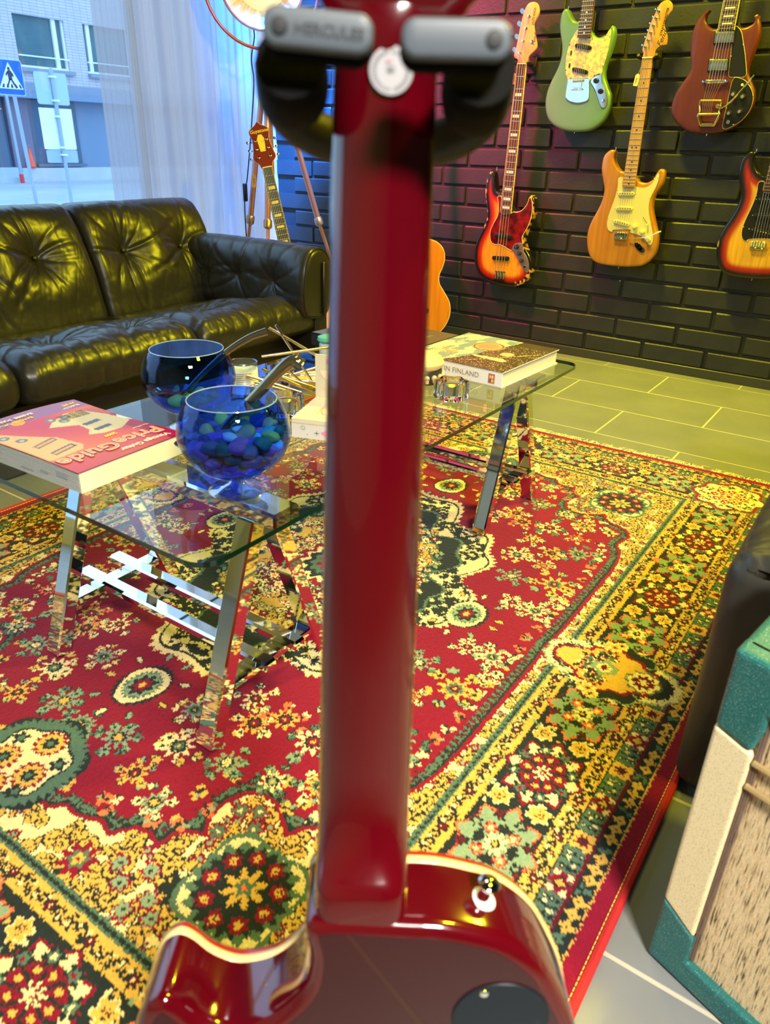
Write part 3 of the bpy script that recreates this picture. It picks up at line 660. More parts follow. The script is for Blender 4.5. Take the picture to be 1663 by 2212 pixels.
RCX, RCY = 1.192, 0.954
def build_rug():
    A, q, pal = rug_pattern()
    t = thing('persian_rug', 'large red oriental rug with floral medallion and gold border on the tiled floor', 'rug', loc=(RCX, RCY, 0))
    xs = [-1.16]
    while xs[-1] < 1.16: xs.append(xs[-1] + (.0020 + .0011 * (xs[-1] + 1.16) / 2.32))
    xs = np.array(xs); xs[-1] = 1.16; ys = np.linspace(-.853, .853, 760)
    X, Y = np.meshgrid(xs, ys, indexing='ij'); n, m = X.shape; rs = np.random.RandomState(3)
    jx = X + rs.normal(0, .0009, X.shape); jy = Y + rs.normal(0, .0009, X.shape)
    iu = np.clip((np.abs(jx) / q).astype(int), 0, A.shape[0] - 1); iv = np.clip((np.abs(jy) / q).astype(int), 0, A.shape[1] - 1)
    idx = A[iu, iv]; C = pal[idx] * (1 + rs.normal(0, .07, X.shape))[..., None]
    Z = .0085 + rs.uniform(-.0005, .0005, X.shape) - .0004 * (idx == 2) + .0012 * np.sin(X * 5) * np.sin(Y * 4 + 1)
    edge = np.minimum(.853 - np.abs(Y), 1.16 - np.abs(X)); Z = np.where(edge < .002, .001, Z)
    V = np.stack([X, Y, Z], -1).reshape(-1, 3).astype(np.float32)
    i = np.arange(n - 1)[:, None] * m + np.arange(m - 1)[None, :]
    Fq = np.stack([i, i + m, i + m + 1, i + 1], -1).reshape(-1, 4).astype(np.int32)
    me = bpy.data.meshes.new('pile'); me.vertices.add(len(V)); me.vertices.foreach_set('co', V.ravel())
    me.loops.add(Fq.size); me.loops.foreach_set('vertex_index', Fq.ravel()); me.polygons.add(len(Fq)); me.polygons.foreach_set('loop_start', np.arange(0, Fq.size, 4, dtype=np.int32))
    me.update(calc_edges=True)
    a = me.color_attributes.new('Col', 'FLOAT_COLOR', 'POINT'); cc = np.ones((len(V), 4), np.float32); cc[:, :3] = np.clip(C.reshape(-1, 3), 0, 1); a.data.foreach_set('color', cc.ravel())
    me.materials.append(mat('woven wool pile', rough=.95, attr=True, spec=.12, sheen=.15)); o = bpy.data.objects.new('pile', me); COL.objects.link(o); o.parent = t
    m_bind = mat('red wool binding', (.50, .018, .015), .9, bump=(400, .8, .002)); m_st = mat('gold stitch', (.8, .45, .08), .8)
    for s in (-1, 1):
        mb = MB(); P = [(x, s * .857, .006 + .001 * math.sin(x * 5) * math.sin(s * .85 * 4 + 1)) for x in np.linspace(-1.16, 1.16, 60)]; mb.tube(P, .0065, 8)
        mb.build('binding', m_bind, t)
        mb = MB(); x = -1.16
        while x < 1.15: mb.box((x, s * .8505, .0098 + .001 * math.sin(x * 5) * math.sin(s * 3.4 + 1)), (.0055, .0014, .0014)); x += .0078
        so = mb.build('stitching', m_st, t, smooth=False); so['kind'] = 'stuff'
    fr = MB(); rr = random.Random(5); m_fr = mat('cream cotton fringe', (.80, .70, .42), .9)
    for s in (1, -1):
        for k in range(620 if s > 0 else 200):
            y = rr.uniform(-.853, .853); L = rr.uniform(.015, .055); a = rr.gauss(0, .5); z = .004
            P = [(s * 1.157, y, z), (s * (1.157 + L * .5), y + L * .5 * math.sin(a), z + rr.uniform(0, .006)), (s * (1.157 + L * math.cos(a) * .95), y + L * math.sin(a + rr.gauss(0, .4)), .0015)]
            fr.tube(P, [.0014, .001, .0007], 3, caps=False)
    fo = fr.build('fringe', m_fr, t, smooth=False); fo['kind'] = 'stuff'
build_rug()

# ================================================================ black leather sofa
m_leather = mat('black leather', (0.016, 0.015, 0.012), 0.34, bump=(420, 0.10, 0.0008), spec=0.62, noise=(9, .35, (.022, .020, .017)))
m_leather2 = mat('black leather panel', (0.012, 0.012, 0.011), 0.42, bump=(300, 0.15, 0.001), spec=.5)
def vnoise(x, y, z): return mnoise.noise(Vector((x, y, z)))
def pad(prof, x0, x1, buttons, seed, axis='x', ns=150, nt=150, R=.05, rays=12, fold=.008, depth=.03, wr=.0016, fine=True, extra=None):
    """upholstered pad: closed profile swept from x0 to x1 with soft ends, button dents, radial creases and fine wrinkles"""
    rr = random.Random(seed)
    P = np.array(spline(prof, 12)); d = np.hypot(*(np.roll(P, -1, 0) - P).T); s = np.concatenate([[0], np.cumsum(d)]); Lp = s[-1]
    Pc = np.vstack([P, P[:1]]); q = np.linspace(0, Lp, ns, endpoint=False); py = np.interp(q, s, Pc[:, 0]); pz = np.interp(q, s, Pc[:, 1])
    ty = np.roll(py, -1) - np.roll(py, 1); tz = np.roll(pz, -1) - np.roll(pz, 1); l = np.hypot(ty, tz); ty /= l; tz /= l
    area_ = (py * np.roll(pz, -1) - np.roll(py, -1) * pz).sum(); sg = 1 if area_ > 0 else -1
    ny, nz = sg * tz, -sg * ty
    xs = x0 + (x1 - x0) * (0.5 - 0.5 * np.cos(np.linspace(0, PI, nt))) * 1.0
    xs = .5 * xs + .5 * np.linspace(x0, x1, nt)
    ed = np.minimum(xs - x0, x1 - xs); ins = np.where(ed < R, R - np.sqrt(np.maximum(R * R - (R - ed) ** 2, 0)), 0) * .8
    Xg, Qg = np.meshgrid(xs, q, indexing='ij'); D = -ins[:, None] * np.ones_like(Qg)
    Yb = np.broadcast_to(py, Qg.shape); Zb = np.broadcast_to(pz, Qg.shape)
    BP = []
    for (bx, by, bz) in buttons:
        k = np.argmin((py - by) ** 2 + (pz - bz) ** 2); bq = q[k]; BP.append((bx, py[k], pz[k], ny[k], nz[k]))
        dq = (Qg - bq + Lp / 2) % Lp - Lp / 2; dx = Xg - bx; r = np.hypot(dx, dq); th = np.arctan2(dq, dx)
        D -= depth * np.exp(-(r / .045) ** 1.3) ; D += .010 * np.exp(-((r - .13) / .07) ** 2)
        for i in range(rays):
            a = i * 2 * PI / rays + rr.uniform(-.16, .16); bend = rr.uniform(-2.2, 2.2); Lr = rr.uniform(.06, .17); am = fold * rr.uniform(.5, 1.25)
            aa = a + bend * r; lat = r * np.abs(np.sin(th - aa)); fw_ = np.cos(th - aa) > 0
            D -= np.where(fw_, am * np.exp(-(lat / (.0035 + .045 * r)) ** 2) * np.exp(-r / Lr) * np.clip(r / .02, 0, 1), 0)
    if fine:
        for k in range(7):
            fx, fq, ph = rr.uniform(20, 60), rr.uniform(10, 40), rr.uniform(0, 6)
            w = np.sin(Xg * fx + 2.3 * np.sin(Qg * 9 + ph) + ph) * np.sin(Qg * fq + 2 * np.sin(Xg * 7 + ph)); D -= wr * (1 - np.abs(w)) ** 6 * 1.1
        for k in range(3):
            fx, fq, ph = rr.uniform(120, 200), rr.uniform(60, 160), rr.uniform(0, 6)
            D += wr * .07 * np.sin(Xg * fx + 3 * np.sin(Qg * 21 + ph)) * np.sin(Qg * fq + 3 * np.sin(Xg * 17))
    if extra is not None: D += extra(Xg, Yb, Zb)
    Yg = Yb + ny[None, :] * D; Zg = Zb + nz[None, :] * D
    cy, cz = py.mean(), pz.mean()
    V = np.stack([Xg, Yg, Zg] if axis == 'x' else [Yg, Xg, Zg], -1).reshape(-1, 3)
    i = np.arange(nt - 1)[:, None] * ns + np.arange(ns)[None, :]; j = np.arange(nt - 1)[:, None] * ns + (np.arange(ns)[None, :] + 1) % ns
    F = np.stack([i, j, j + ns, i + ns], -1).reshape(-1, 4)
    if (sg < 0) == (axis == 'x'): pass
    F = [tuple(f) for f in F.tolist()]; F.append(tuple(range(ns))[::-1]); F.append(tuple((nt - 1) * ns + k for k in range(ns)))
    mb = MB().add([tuple(v) for v in V.tolist()], F); return mb, BP
def fixn(o):
    bm = bmesh.new(); bm.from_mesh(o.data); bmesh.ops.recalc_face_normals(bm, faces=bm.faces); bm.to_mesh(o.data); bm.free(); return o
sofa = thing('leather_sofa', 'black tufted leather sofa with buttoned cushions under the window', 'sofa')
def buttons_of(BP, o, axis='x'):
    for (bx, y, z, a, b) in BP:
        mb = MB().lathe([(0.0001, .006), (.005, .0055), (.009, .003), (.0105, -.002), (.0105, -.012)][::-1], 14)
        n = Vector((0, a, b)) if axis == 'x' else Vector((a, 0, b)); c = Vector((bx, y, z)) if axis == 'x' else Vector((y, bx, z))
        mw = n.to_track_quat('Z', 'Y').to_matrix().to_4x4(); mw.translation = c - n * .026
        mb.build('button', m_leather2, o).matrix_local = mw
backp = [(2.395, .30), (2.405, .36), (2.44, .47), (2.485, .57), (2.52, .635), (2.555, .672), (2.60, .682), (2.66, .668), (2.70, .61), (2.71, .50), (2.69, .38), (2.64, .285), (2.52, .265), (2.43, .27)]
for k, (xa, xb, bt) in enumerate(((1.705, 2.285, ((1.86, 2.46, .53), (2.135, 2.46, .52))), (1.125, 1.70, ((1.24, 2.46, .54), (1.50, 2.46, .54))), (.545, 1.12, ((.68, 2.46, .53), (.97, 2.46, .53))))):
    mb, BP = pad(backp, xa, xb, bt, 5 + k, R=.035, rays=13, fold=.0105, wr=.0005, depth=.030, ns=190 if k < 2 else 90, nt=190 if k < 2 else 90)
    o = fixn(mb.build('back_cushion', m_leather, sofa, ang=180)); buttons_of(BP, o)
seatp = [(1.862, .285), (1.868, .325), (1.90, .356), (1.96, .368), (2.06, .360), (2.20, .335), (2.34, .315), (2.45, .30), (2.50, .26), (2.46, .22), (2.30, .21), (2.05, .212), (1.93, .222), (1.875, .248)]
for k, (xa, xb, bt) in enumerate(((1.662, 2.29, ((1.84, 2.09, .35), (2.13, 2.09, .35))), (1.035, 1.658, ((1.22, 2.05, .35), (1.51, 2.05, .35))), (.41, 1.03, ((.60, 2.05, .35), (.88, 2.05, .35))))):
    mb, BP = pad(seatp, xa, xb, bt, 21 + k, R=.05, rays=15, fold=.0125, depth=.034, wr=.0008, ns=210 if k < 2 else 90, nt=200 if k < 2 else 90)
    o = fixn(mb.build('seat_cushion', m_leather, sofa, ang=180)); buttons_of(BP, o)
armp = [(2.155, .33), (2.150, .40), (2.160, .47), (2.185, .525), (2.225, .55), (2.27, .545), (2.305, .51), (2.318, .45), (2.312, .38), (2.295, .31), (2.24, .29), (2.18, .30)]
def arm(dx, s):
    ap = [(dx + s * (x - 2.235), z) for x, z in armp]
    mb, BP = pad(ap, 1.845, 2.60, [(y, dx + s * (-.08), .42) for y in (2.02, 2.20, 2.38)], 40, axis='y', ns=130, nt=170, R=.03, rays=9, fold=.006, depth=.022, wr=.0003)
    o = fixn(mb.build('armrest', m_leather, sofa, ang=180)); buttons_of(BP, o, 'y')
    fr = MB(); P = [(x * .94 + dx * .06, 1.853, z * .96 + .017) for x, z in spline(ap, 4)]; fr.tube(P + P[:1], .004, 6, caps=False); fr.build('piping', m_leather2, o)
    b = MB().box((dx + s * .02, 1.838, .40), (.018, .014, .20), bev=.004); b.build('arm_slit_post', m_leather2, sofa)
arm(2.235, 1); arm(.48, -1)
MB().box((1.36, 2.34, .115), (1.86, .72, .21), bev=.012).build('base', m_leather2, sofa, smooth=False)
MB().box((1.36, 2.66, .33), (1.86, .10, .52), bev=.02).build('back_frame', m_leather2, sofa, smooth=False)
for x in (2.26, .455): MB().box((x, 2.24, .20), (.07, .78, .36), bev=.012).build('side_panel', m_leather2, sofa, smooth=False)

# ================================================================ glass coffee table on chrome trestles
m_chrome = mat('polished chrome', (.82, .82, .80), .035, metal=1.0)
m_gtop = thin_glass('table glass face', (.90, .97, .93), 1.5, 0.0, .05)
m_gedge = mat('green glass edge', (.004, .026, .017), .06, spec=.8, coat=.5)
TZ = 0.42
table = thing('coffee_table', 'glass coffee table with rounded corners on two chrome trestles', 'table', loc=(0, 0, 0))
gl = rrect(1.255, .600, .035, 6, 1.158, .933)
V = [(x, y, z) for z in (TZ - .008, TZ) for x, y in gl]; n = len(gl)
top = MB().add(V[n:], [tuple(range(n))]).build('glass_top', m_gtop, table, smooth=False)
MB().add(V, [(k, (k + 1) % n, n + (k + 1) % n, n + k) for k in range(n)]).build('glass_edge', m_gedge, top, ang=60)
def bar(mb, a, b, w, h, up=Vector((0, 1, 0)), r=.003):
    a, b = Vector(a), Vector(b); t = (b - a).normalized(); s = t.cross(up).normalized(); u = s.cross(t)
    R = Matrix((s, u, t)).transposed(); mb.box(((a + b) / 2)[:], (w, h, (b - a).length), rot=R, bev=r); return mb
def trestle(cx):
    t = MB().box((cx, .93, .392), (.058, .50, .026), bev=.004).build('trestle_beam', m_chrome, table, smooth=False)
    for y in (.738, 1.148):
        for s in (-1, 1):
            bar(MB(), (cx + s * .145, y, .0165), (cx + s * .020, y, .380), .030, .036).build('leg', m_chrome, table, smooth=False)
        MB().box((cx, y, .112), (.19, .034, .014), bev=.002).build('cross_bar', m_chrome, table, smooth=False)
    for s in (-1, 1): MB().box((cx + s * .036, .945, .129), (.028, .50, .019), bev=.004).build('stretcher', m_chrome, table, smooth=False)
    for y in (.755, 1.11): MB().lathe([(.013, .405), (.013, .4115), (.004, .4117)], 20, (cx, y, 0)).build('rubber_pad', mat('clear rubber', (.55, .62, .55), .3, trans=.5), table)
trestle(.742); trestle(1.665)

# ================================================================ guitars on the brick wall (outlines in millimetres, x right, y up, origin at the bridge)
GD = {"bass":{"o":[1.6653,0.3495],"body":[[-21,359],[-39,361],[-55,369],[-62,396],[-67,425],[-74,443],[-86,452],[-98,445],[-108,421],[-113,394],[-114,361],[-106,321],[-96,280],[-95,244],[-107,209],[-124,174],[-140,135],[-146,97],[-144,56],[-133,16],[-107,-17],[-67,-38],[-17,-48],[31,-51],[71,-51],[104,-43],[135,-26],[156,-1],[165,29],[163,63],[150,93],[132,116],[116,143],[110,170],[118,207],[134,246],[147,282],[149,311],[142,337],[130,355],[117,358],[112,338],[102,316],[87,297],[69,289],[49,289],[40,294]],"guard":[[-23,341],[-38,347],[-44,340],[-38,319],[-33,284],[-38,256],[-58,218],[-67,190],[-66,164],[-57,142],[-36,134],[-6,135],[18,127],[39,118],[53,115],[61,132],[72,148],[104,150],[100,175],[106,192],[124,226],[135,265],[137,302],[133,329],[125,347],[117,348],[112,328],[101,308],[84,291],[63,283],[42,283],[35,277],[9,273],[-16,276]],"plate":[[53,115],[67,146],[104,150],[114,120],[137,89],[150,62],[152,36],[147,23],[139,23],[109,52],[82,89],[60,113]],"knobs":[[80,134],[98,106],[113,75],[132,47]],"bridge":[[-39,16],[36,23],[38,-19],[-36,-22]],"pick":[[-40,176],[49,175],[-43,73],[48,77]],"neck":[[-17,277],[36,278],[43,875],[2,878]],"head":[[2,882],[-2,892],[-19,900],[-21,914],[-14,940],[-9,976],[-3,1015],[4,1051],[12,1075],[24,1091],[44,1096],[63,1090],[74,1071],[75,1052],[66,1034],[58,1018],[63,993],[71,970],[79,947],[79,930],[63,914],[47,900],[43,880]],"posts":[[35,1046],[26,1003],[18,958],[7,915]],"padd":[[-6,1068],[-15,1024],[-22,978],[-28,930]],"pins":[[-70,466],[9,-51]]},"mustang":{"o":[1.3803,1.1562],"body":[[-25,213],[-38,211],[-56,217],[-72,235],[-84,253],[-93,258],[-103,256],[-112,243],[-115,222],[-114,197],[-107,167],[-97,136],[-92,103],[-96,70],[-109,36],[-126,2],[-139,-35],[-143,-73],[-136,-112],[-121,-141],[-93,-165],[-54,-181],[-11,-188],[35,-188],[69,-184],[98,-172],[125,-149],[140,-120],[147,-89],[143,-55],[128,-27],[112,1],[104,29],[106,59],[115,93],[122,128],[125,160],[120,181],[110,191],[101,179],[91,164],[73,154],[53,153],[35,163],[27,173]],"guard":[[-27,182],[-35,179],[-50,156],[-60,132],[-66,102],[-67,72],[-64,41],[-58,21],[-45,2],[-39,9],[39,9],[51,1],[68,18],[84,25],[94,20],[99,51],[107,86],[111,120],[112,152],[110,176],[102,175],[94,161],[80,148],[58,145],[38,150],[30,153],[29,150],[4,151],[-24,158]],"plate":[[53,-1],[68,15],[94,19],[102,-7],[120,-35],[134,-64],[136,-86],[126,-97],[113,-95],[95,-66],[76,-32],[59,-12]],"bplate":[[-41,8],[43,8],[48,-6],[55,-52],[51,-69],[32,-77],[5,-80],[-27,-74],[-46,-62],[-50,-51],[-48,-5]],"knobs":[[77,-1],[102,-39],[119,-73]],"pick":[[-33,128],[39,115],[-33,44],[37,29]],"sw":[[-47,102],[-48,57]],"neck":[[-24,156],[30,150],[25,280],[-22,283]],"pins":[[-90,264],[2,-191]]},"strat":{"o":[1.0999,0.5764],"body":[[-32,244],[-52,250],[-72,271],[-84,296],[-84,321],[-99,327],[-116,318],[-130,299],[-133,269],[-130,243],[-117,204],[-107,170],[-110,130],[-124,88],[-143,46],[-154,4],[-153,-38],[-144,-75],[-130,-102],[-106,-123],[-69,-132],[-12,-134],[47,-131],[104,-121],[136,-100],[154,-66],[157,-30],[152,5],[136,44],[120,82],[109,116],[109,151],[122,181],[135,207],[138,232],[134,253],[123,261],[112,258],[103,243],[94,222],[73,208],[50,207],[33,213],[25,223]],"guard":[[-30,221],[-45,223],[-51,214],[-48,186],[-53,142],[-65,92],[-71,56],[-69,29],[-59,11],[-41,6],[-38,15],[33,22],[38,10],[67,5],[93,-4],[116,-24],[127,-33],[137,-27],[137,0],[123,38],[106,81],[97,115],[98,150],[110,185],[118,215],[118,235],[112,244],[105,233],[96,209],[76,191],[49,186],[27,191],[21,187],[-25,187]],"pick":[[-34,160],[32,163],[-34,102],[33,104],[-38,51],[32,40]],"knobs":[[54,38],[90,20],[119,-11]],"sw":[[81,75],[105,48]],"bridge":[[-38,17],[35,22],[43,-18],[-36,-19]],"arm":[[36,-13],[70,-9],[112,-3],[146,13],[172,27]],"jack":[[58,-25],[117,-70]],"neck":[[-25,187],[28,189],[18,655],[-23,655]],"head":[[-23,657],[-24,670],[-31,681],[-28,703],[-20,740],[-13,773],[-1,804],[9,829],[26,839],[45,838],[58,824],[59,808],[49,794],[41,781],[37,768],[45,748],[57,726],[60,707],[58,695],[41,693],[26,683],[21,672],[18,655]],"posts":[[11,805],[6,783],[0,759],[-6,736],[-11,712],[-18,689]],"padd":[[-4,816],[-10,792],[-18,771],[-22,748],[-28,726],[-35,699]],"pins":[[-86,333],[4,-142]]},"sg":{"o":[0.8301,1.144],"body":[[-30,173],[-48,174],[-69,185],[-80,202],[-80,219],[-72,231],[-77,236],[-88,230],[-107,207],[-119,182],[-123,154],[-120,118],[-113,81],[-105,52],[-108,30],[-124,4],[-143,-30],[-152,-64],[-153,-91],[-144,-114],[-124,-138],[-97,-157],[-64,-171],[-24,-175],[18,-175],[58,-169],[95,-155],[122,-132],[141,-102],[151,-69],[148,-40],[135,-15],[117,11],[107,32],[107,57],[113,89],[120,123],[121,154],[112,185],[100,204],[94,211],[94,199],[89,184],[74,175],[58,172],[42,175],[30,179]],"guard":[[33,177],[55,159],[71,121],[86,82],[99,40],[103,23],[95,14],[69,15],[44,17],[38,48],[35,84],[31,122],[40,123],[34,160]],"plate":[[64,12],[80,11],[104,2],[129,-22],[143,-48],[146,-73],[139,-102],[121,-129],[94,-148],[72,-158],[58,-154],[56,-133],[57,-91],[57,-47],[58,-6]],"pick":[[-34,163],[33,161],[37,125],[-32,126],[-37,74],[29,72],[34,36],[-35,37]],"knobs":[[73,-43],[108,-51],[71,-106],[108,-100],[74,-135],[102,-16]],"bridge":[[-42,1],[41,0]],"bigs":[[-41,-63],[37,-63],[-36,-110],[36,-108],[-24,-147],[26,-146]],"arm":[[27,-83],[46,-88],[76,-69],[110,-25],[139,17]],"neck":[[-26,164],[30,164],[28,257],[-26,261]],"pins":[[0,-181]]},"burst":{"o":[0.5497,0.5846],"pins":[[-88,320],[9,-144]],"left":[[-150,-34],[-106,177]],"neck0":[[-6,190],[-11,186]]}}
XF = 3.385
def mm(l): return [(a / 1000.0, b / 1000.0) for a, b in l]
def wallframe(o, z=0.0): return Matrix(((0, 0, -1, XF), (-1, 0, 0, o[0]), (0, 1, 0, o[1]), (0, 0, 0, 1)))
m_fret = mat('nickel fret wire', (.80, .76, .62), .25, metal=.9); m_string = mat('steel string', (.72, .66, .50), .3, metal=.85)
m_rose = mat('rosewood board', (.085, .028, .014), .45, wood=((60, 4, 10), (.05, .015, .01))); m_maple = mat('amber maple', (.55, .29, .075), .3, coat=.5, wood=((70, 5, 10), (.46, .21, .04)))
m_maple2 = mat('amber maple headstock', (.52, .26, .07), .3, coat=.5, wood=((90, 8, 10), (.44, .20, .04)))
m_blk = mat('black plastic', (.012, .012, .013), .3); m_hang = mat('black hanger rubber', (.015, .015, .016), .6)
m_pearl = mat('pearl inlay', (.85, .83, .78), .2); m_cream = mat('aged cream plastic', (.85, .72, .38), .35); m_logo = mat('black logo ink', (.02, .015, .012), .5)
m_ntag = mat('paper price tag', (.80, .70, .35), .8)
def lerp2(a, b, t): return (a[0] + (b[0] - a[0]) * t, a[1] + (b[1] - a[1]) * t)
def neckbits(t, N4, z, nfret, mboard, mneck, strings, bridge_y, bridge_x, dots=None, blocks=None, bind=None, zneck=-.010, spread=.030, sz=.013, bz=.012, sr=.0007, body_y=None):
    """neck with board, frets, inlays and strings; N4 = body-left, body-right, nut-right, nut-left"""
    bl, br, nr, nl = mm(N4); cb = lerp2(bl, br, .5); cn = lerp2(nl, nr, .5); by = (bridge_x, bridge_y)
    w0 = math.hypot(br[0] - bl[0], br[1] - bl[1]); w1 = math.hypot(nr[0] - nl[0], nr[1] - nl[1])
    ax = Vector((cn[0] - cb[0], cn[1] - cb[1], 0)); Ln = ax.length; ax.normalize(); sd = Vector((ax.y, -ax.x, 0))
    def at(dist, off, zz): p = Vector((cb[0], cb[1], zz)) + ax * dist + sd * off; return p
    V = [at(0, -w0 / 2, 0), at(0, w0 / 2, 0), at(Ln, w1 / 2, 0), at(Ln, -w1 / 2, 0)]
    nk = MB(); P = []
    for i, dd in enumerate((.0012 if body_y is None else body_y, .002, Ln * .5, Ln)):
        w = w0 + (w1 - w0) * max(dd, 0) / Ln; ring = []
        for k in range(9):
            a = PI * k / 8; ring.append(at(dd, -w / 2 * math.cos(a), z - .002 - .018 * math.sin(a) ** .7))
        P.append(ring)
    nk.add([p for r in P for p in r], [(i * 9 + k, i * 9 + k + 1, i * 9 + 10 + k, i * 9 + 9 + k) for i in range(3) for k in range(8)] + [(i * 9 + 9, i * 9 + 17, i * 9 + 8, i * 9) for i in range(3)] + [tuple(range(9)), tuple(range(35, 26, -1))])
    nk_o = fixn(nk.build('neck', mneck, t, ang=50))
    fbm = MB().plate([(p.x, p.y) for p in V], z - .002, z + .004, .0008, 1).build('fretboard', mboard, t, smooth=False)
    if bind:
        for s in (-1, 1):
            MB().plate([tuple(at(0, s * w0 / 2, 0)[:2]), tuple(at(0, s * (w0 / 2 + .0016), 0)[:2]), tuple(at(Ln, s * (w1 / 2 + .0016), 0)[:2]), tuple(at(Ln, s * w1 / 2, 0)[:2])], z - .003, z + .0042).build('neck_binding', bind, t, smooth=False)
    bd = Vector((by[0] - cn[0], by[1] - cn[1], 0)).dot(-ax)
    R = Matrix((sd, ax, Vector((0, 0, 1)))).transposed()
    def fw(k): return Ln - bd * (1 - 2 ** (-k / 12.0))
    for k in range(1, nfret + 1):
        dd = fw(k)
        if dd < .003: break
        w = w0 + (w1 - w0) * dd / Ln; MB().box(at(dd, 0, z + .0045)[:], (w, .0018, .0016), rot=R).build('fret', m_fret, t, smooth=False)
    for k in (3, 5, 7, 9, 12, 15, 17, 19, 21):
        dd = (fw(k) + fw(k - 1)) / 2
        if dd < .004 or k > nfret: continue
        w = w0 + (w1 - w0) * dd / Ln; gap = fw(k - 1) - fw(k)
        if blocks: MB().box(at(dd, 0, z + .0041)[:], (w * .66, min(gap * .55, .011) if blocks != 2 else gap * .42, .0006), rot=R).build('inlay', m_pearl, t, smooth=False)
        if dots:
            for off in ((-.009, .009) if k == 12 else (0,)): MB().lathe([(.003, -.0003), (.003, .0004)], 10, at(dd, off, z + .0041)[:]).build('inlay', dots, t, smooth=False)
    MB().box(at(Ln - .001, 0, z + .0045)[:], (w1, .004, .005), rot=R).build('nut', m_cream, t, smooth=False)
    for i in range(strings):
        f = (i / (strings - 1) - .5)
        MB().tube([at(Ln, f * w1 * .8, z + .0065), at(-bd + Ln, f * spread * 2, bz)], sr * (1.5 - i * .8 / strings), 5).build('string', m_string, t)
    return at, Ln, sd, ax, R
def knob(t, x, y, z, r, h, m, top=None):
    o = MB().lathe([(r * 1.05, 0), (r, h * .3), (r * .85, h), (r * .5, h * 1.05)], 16, (x, y, z)).build('knob', m, t)
    if top: MB().lathe([(r * .55, h * 1.05), (r * .5, h * 1.12)], 12, (x, y, z)).build('knob_cap', top, o)
    return o
def screw(t, x, y, z, m=None, r=.0022): MB().lathe([(r, 0), (r * .6, .0009)], 8, (x, y, z)).build('screw', m or m_fret, t)
def hanger(y, z, label, w=.05, group=None):
    t = thing('guitar_hanger', label, 'hanger', mw=Matrix(((0, 0, -1, XF), (-1, 0, 0, y), (0, 1, 0, z), (0, 0, 0, 1))))
    MB().box((0, -.012, -.082), (.05, .07, .012), bev=.004).build('wall_plate', m_hang, t)
    MB().tube([(0, -.01, -.078), (0, -.012, -.05), (0, -.012, -.034)], .006, 8).build('stem', m_hang, t)
    for s in (-1, 1): MB().tube([(0, -.012, -.036), (s * w * .55, -.012, -.034), (s * w * .72, -.012, -.02), (s * w * .70, -.012, .012), (s * w * .70, -.006, .022)], [.006, .0065, .007, .0075, .006], 10).build('prong', m_hang, t)
    return t
def pricetag(y, z, txt, label, rot=.1, x=XF - .004):
    t = thing('price_tag', label, 'tag', mw=Matrix(((0, 0, -1, x), (-1, 0, 0, y), (0, 1, 0, z), (0, 0, 0, 1))) @ Matrix.Rotation(rot, 4, 'Z'))
    MB().plate([(-.009, -.022), (.009, -.022), (.009, .014), (.004, .020), (-.004, .020), (-.009, .014)], -.0004, .0004).build('paper', m_ntag, t, smooth=False)
    MB().tube([(0, .018, 0), (.004, .045, -.002), (.012, .062, -.004)], .0006, 5).build('cord', m_ntag, t)
    lettering(txt, .011, m_logo, t, xf(0, -.004, .0006, 'Z', PI / 2), align='CENTER')
def dist(V, ol):
    return edge_dist(V[:, :2], np.array(ol))
def burst(ol, inner=(.80, .40, .03), mid=(.40, .022, .012), out=(.008, .008, .010), w=(.013, .032, .058), worn=None):
    def f(V):
        d = dist(V, ol); d = np.where(V[:, 2] < -.0035, 0, d)
        a = np.clip((d - w[0]) / (w[1] - w[0]), 0, 1)[:, None]; b = np.clip((d - w[1]) / (w[2] - w[1]), 0, 1)[:, None]; a = a * a * (3 - 2 * a); b = b * b * (3 - 2 * b)
        c = np.array(out) * (1 - a) + np.array(mid) * a; c = c * (1 - b) + np.array(inner) * b
        if worn is not None:
            nz = np.array([mnoise.noise(Vector((v[0] * 95, v[1] * 55, v[2] * 60))) for v in V]); m = worn(V, d) & (nz > .06); c[m] = (.72, .40, .12)
        return c
    return f
def tuner(t, x, y, z, padd=None, pm=None, side=-1):
    o = MB().lathe([(.0052, 0), (.0052, .002), (.0032, .003), (.0032, .014), (.0038, .015)], 10, (x, y, z)).build('tuning_post', m_chrome, t)
    if padd: 
        px, py = padd
        MB().tube([(x, y, z - .014), ((px * .75 + x * .25), (py * .75 + y * .25), z - .014)], .002, 6).build('peg_shaft', m_chrome, o)
        a = math.atan2(py - y, px - x); mb = MB()
        if pm == 'bass': ol = [(r * math.cos(w), r * .85 * math.sin(w)) for w, r in [(q * PI / 8, .014 + .002 * math.cos(2 * q * PI / 8)) for q in range(16)]]; mb.plate(ol, -.0015, .0015, .001, 1)
        else: mb.plate(circ(.0062, 10), -.004, .004, .002, 2)
        b = mb.build('tuning_peg', m_chrome, o); b.matrix_local = Matrix.Translation((px, py, z - .014)) @ Matrix.Rotation(a, 4, 'Z') @ (Matrix.Rotation(.35, 4, 'Y') if pm == 'bass' else Matrix())
def rot2(t, x, y, a): return Matrix.Translation((x, y, 0)) @ Matrix.Rotation(a, 4, 'Z')

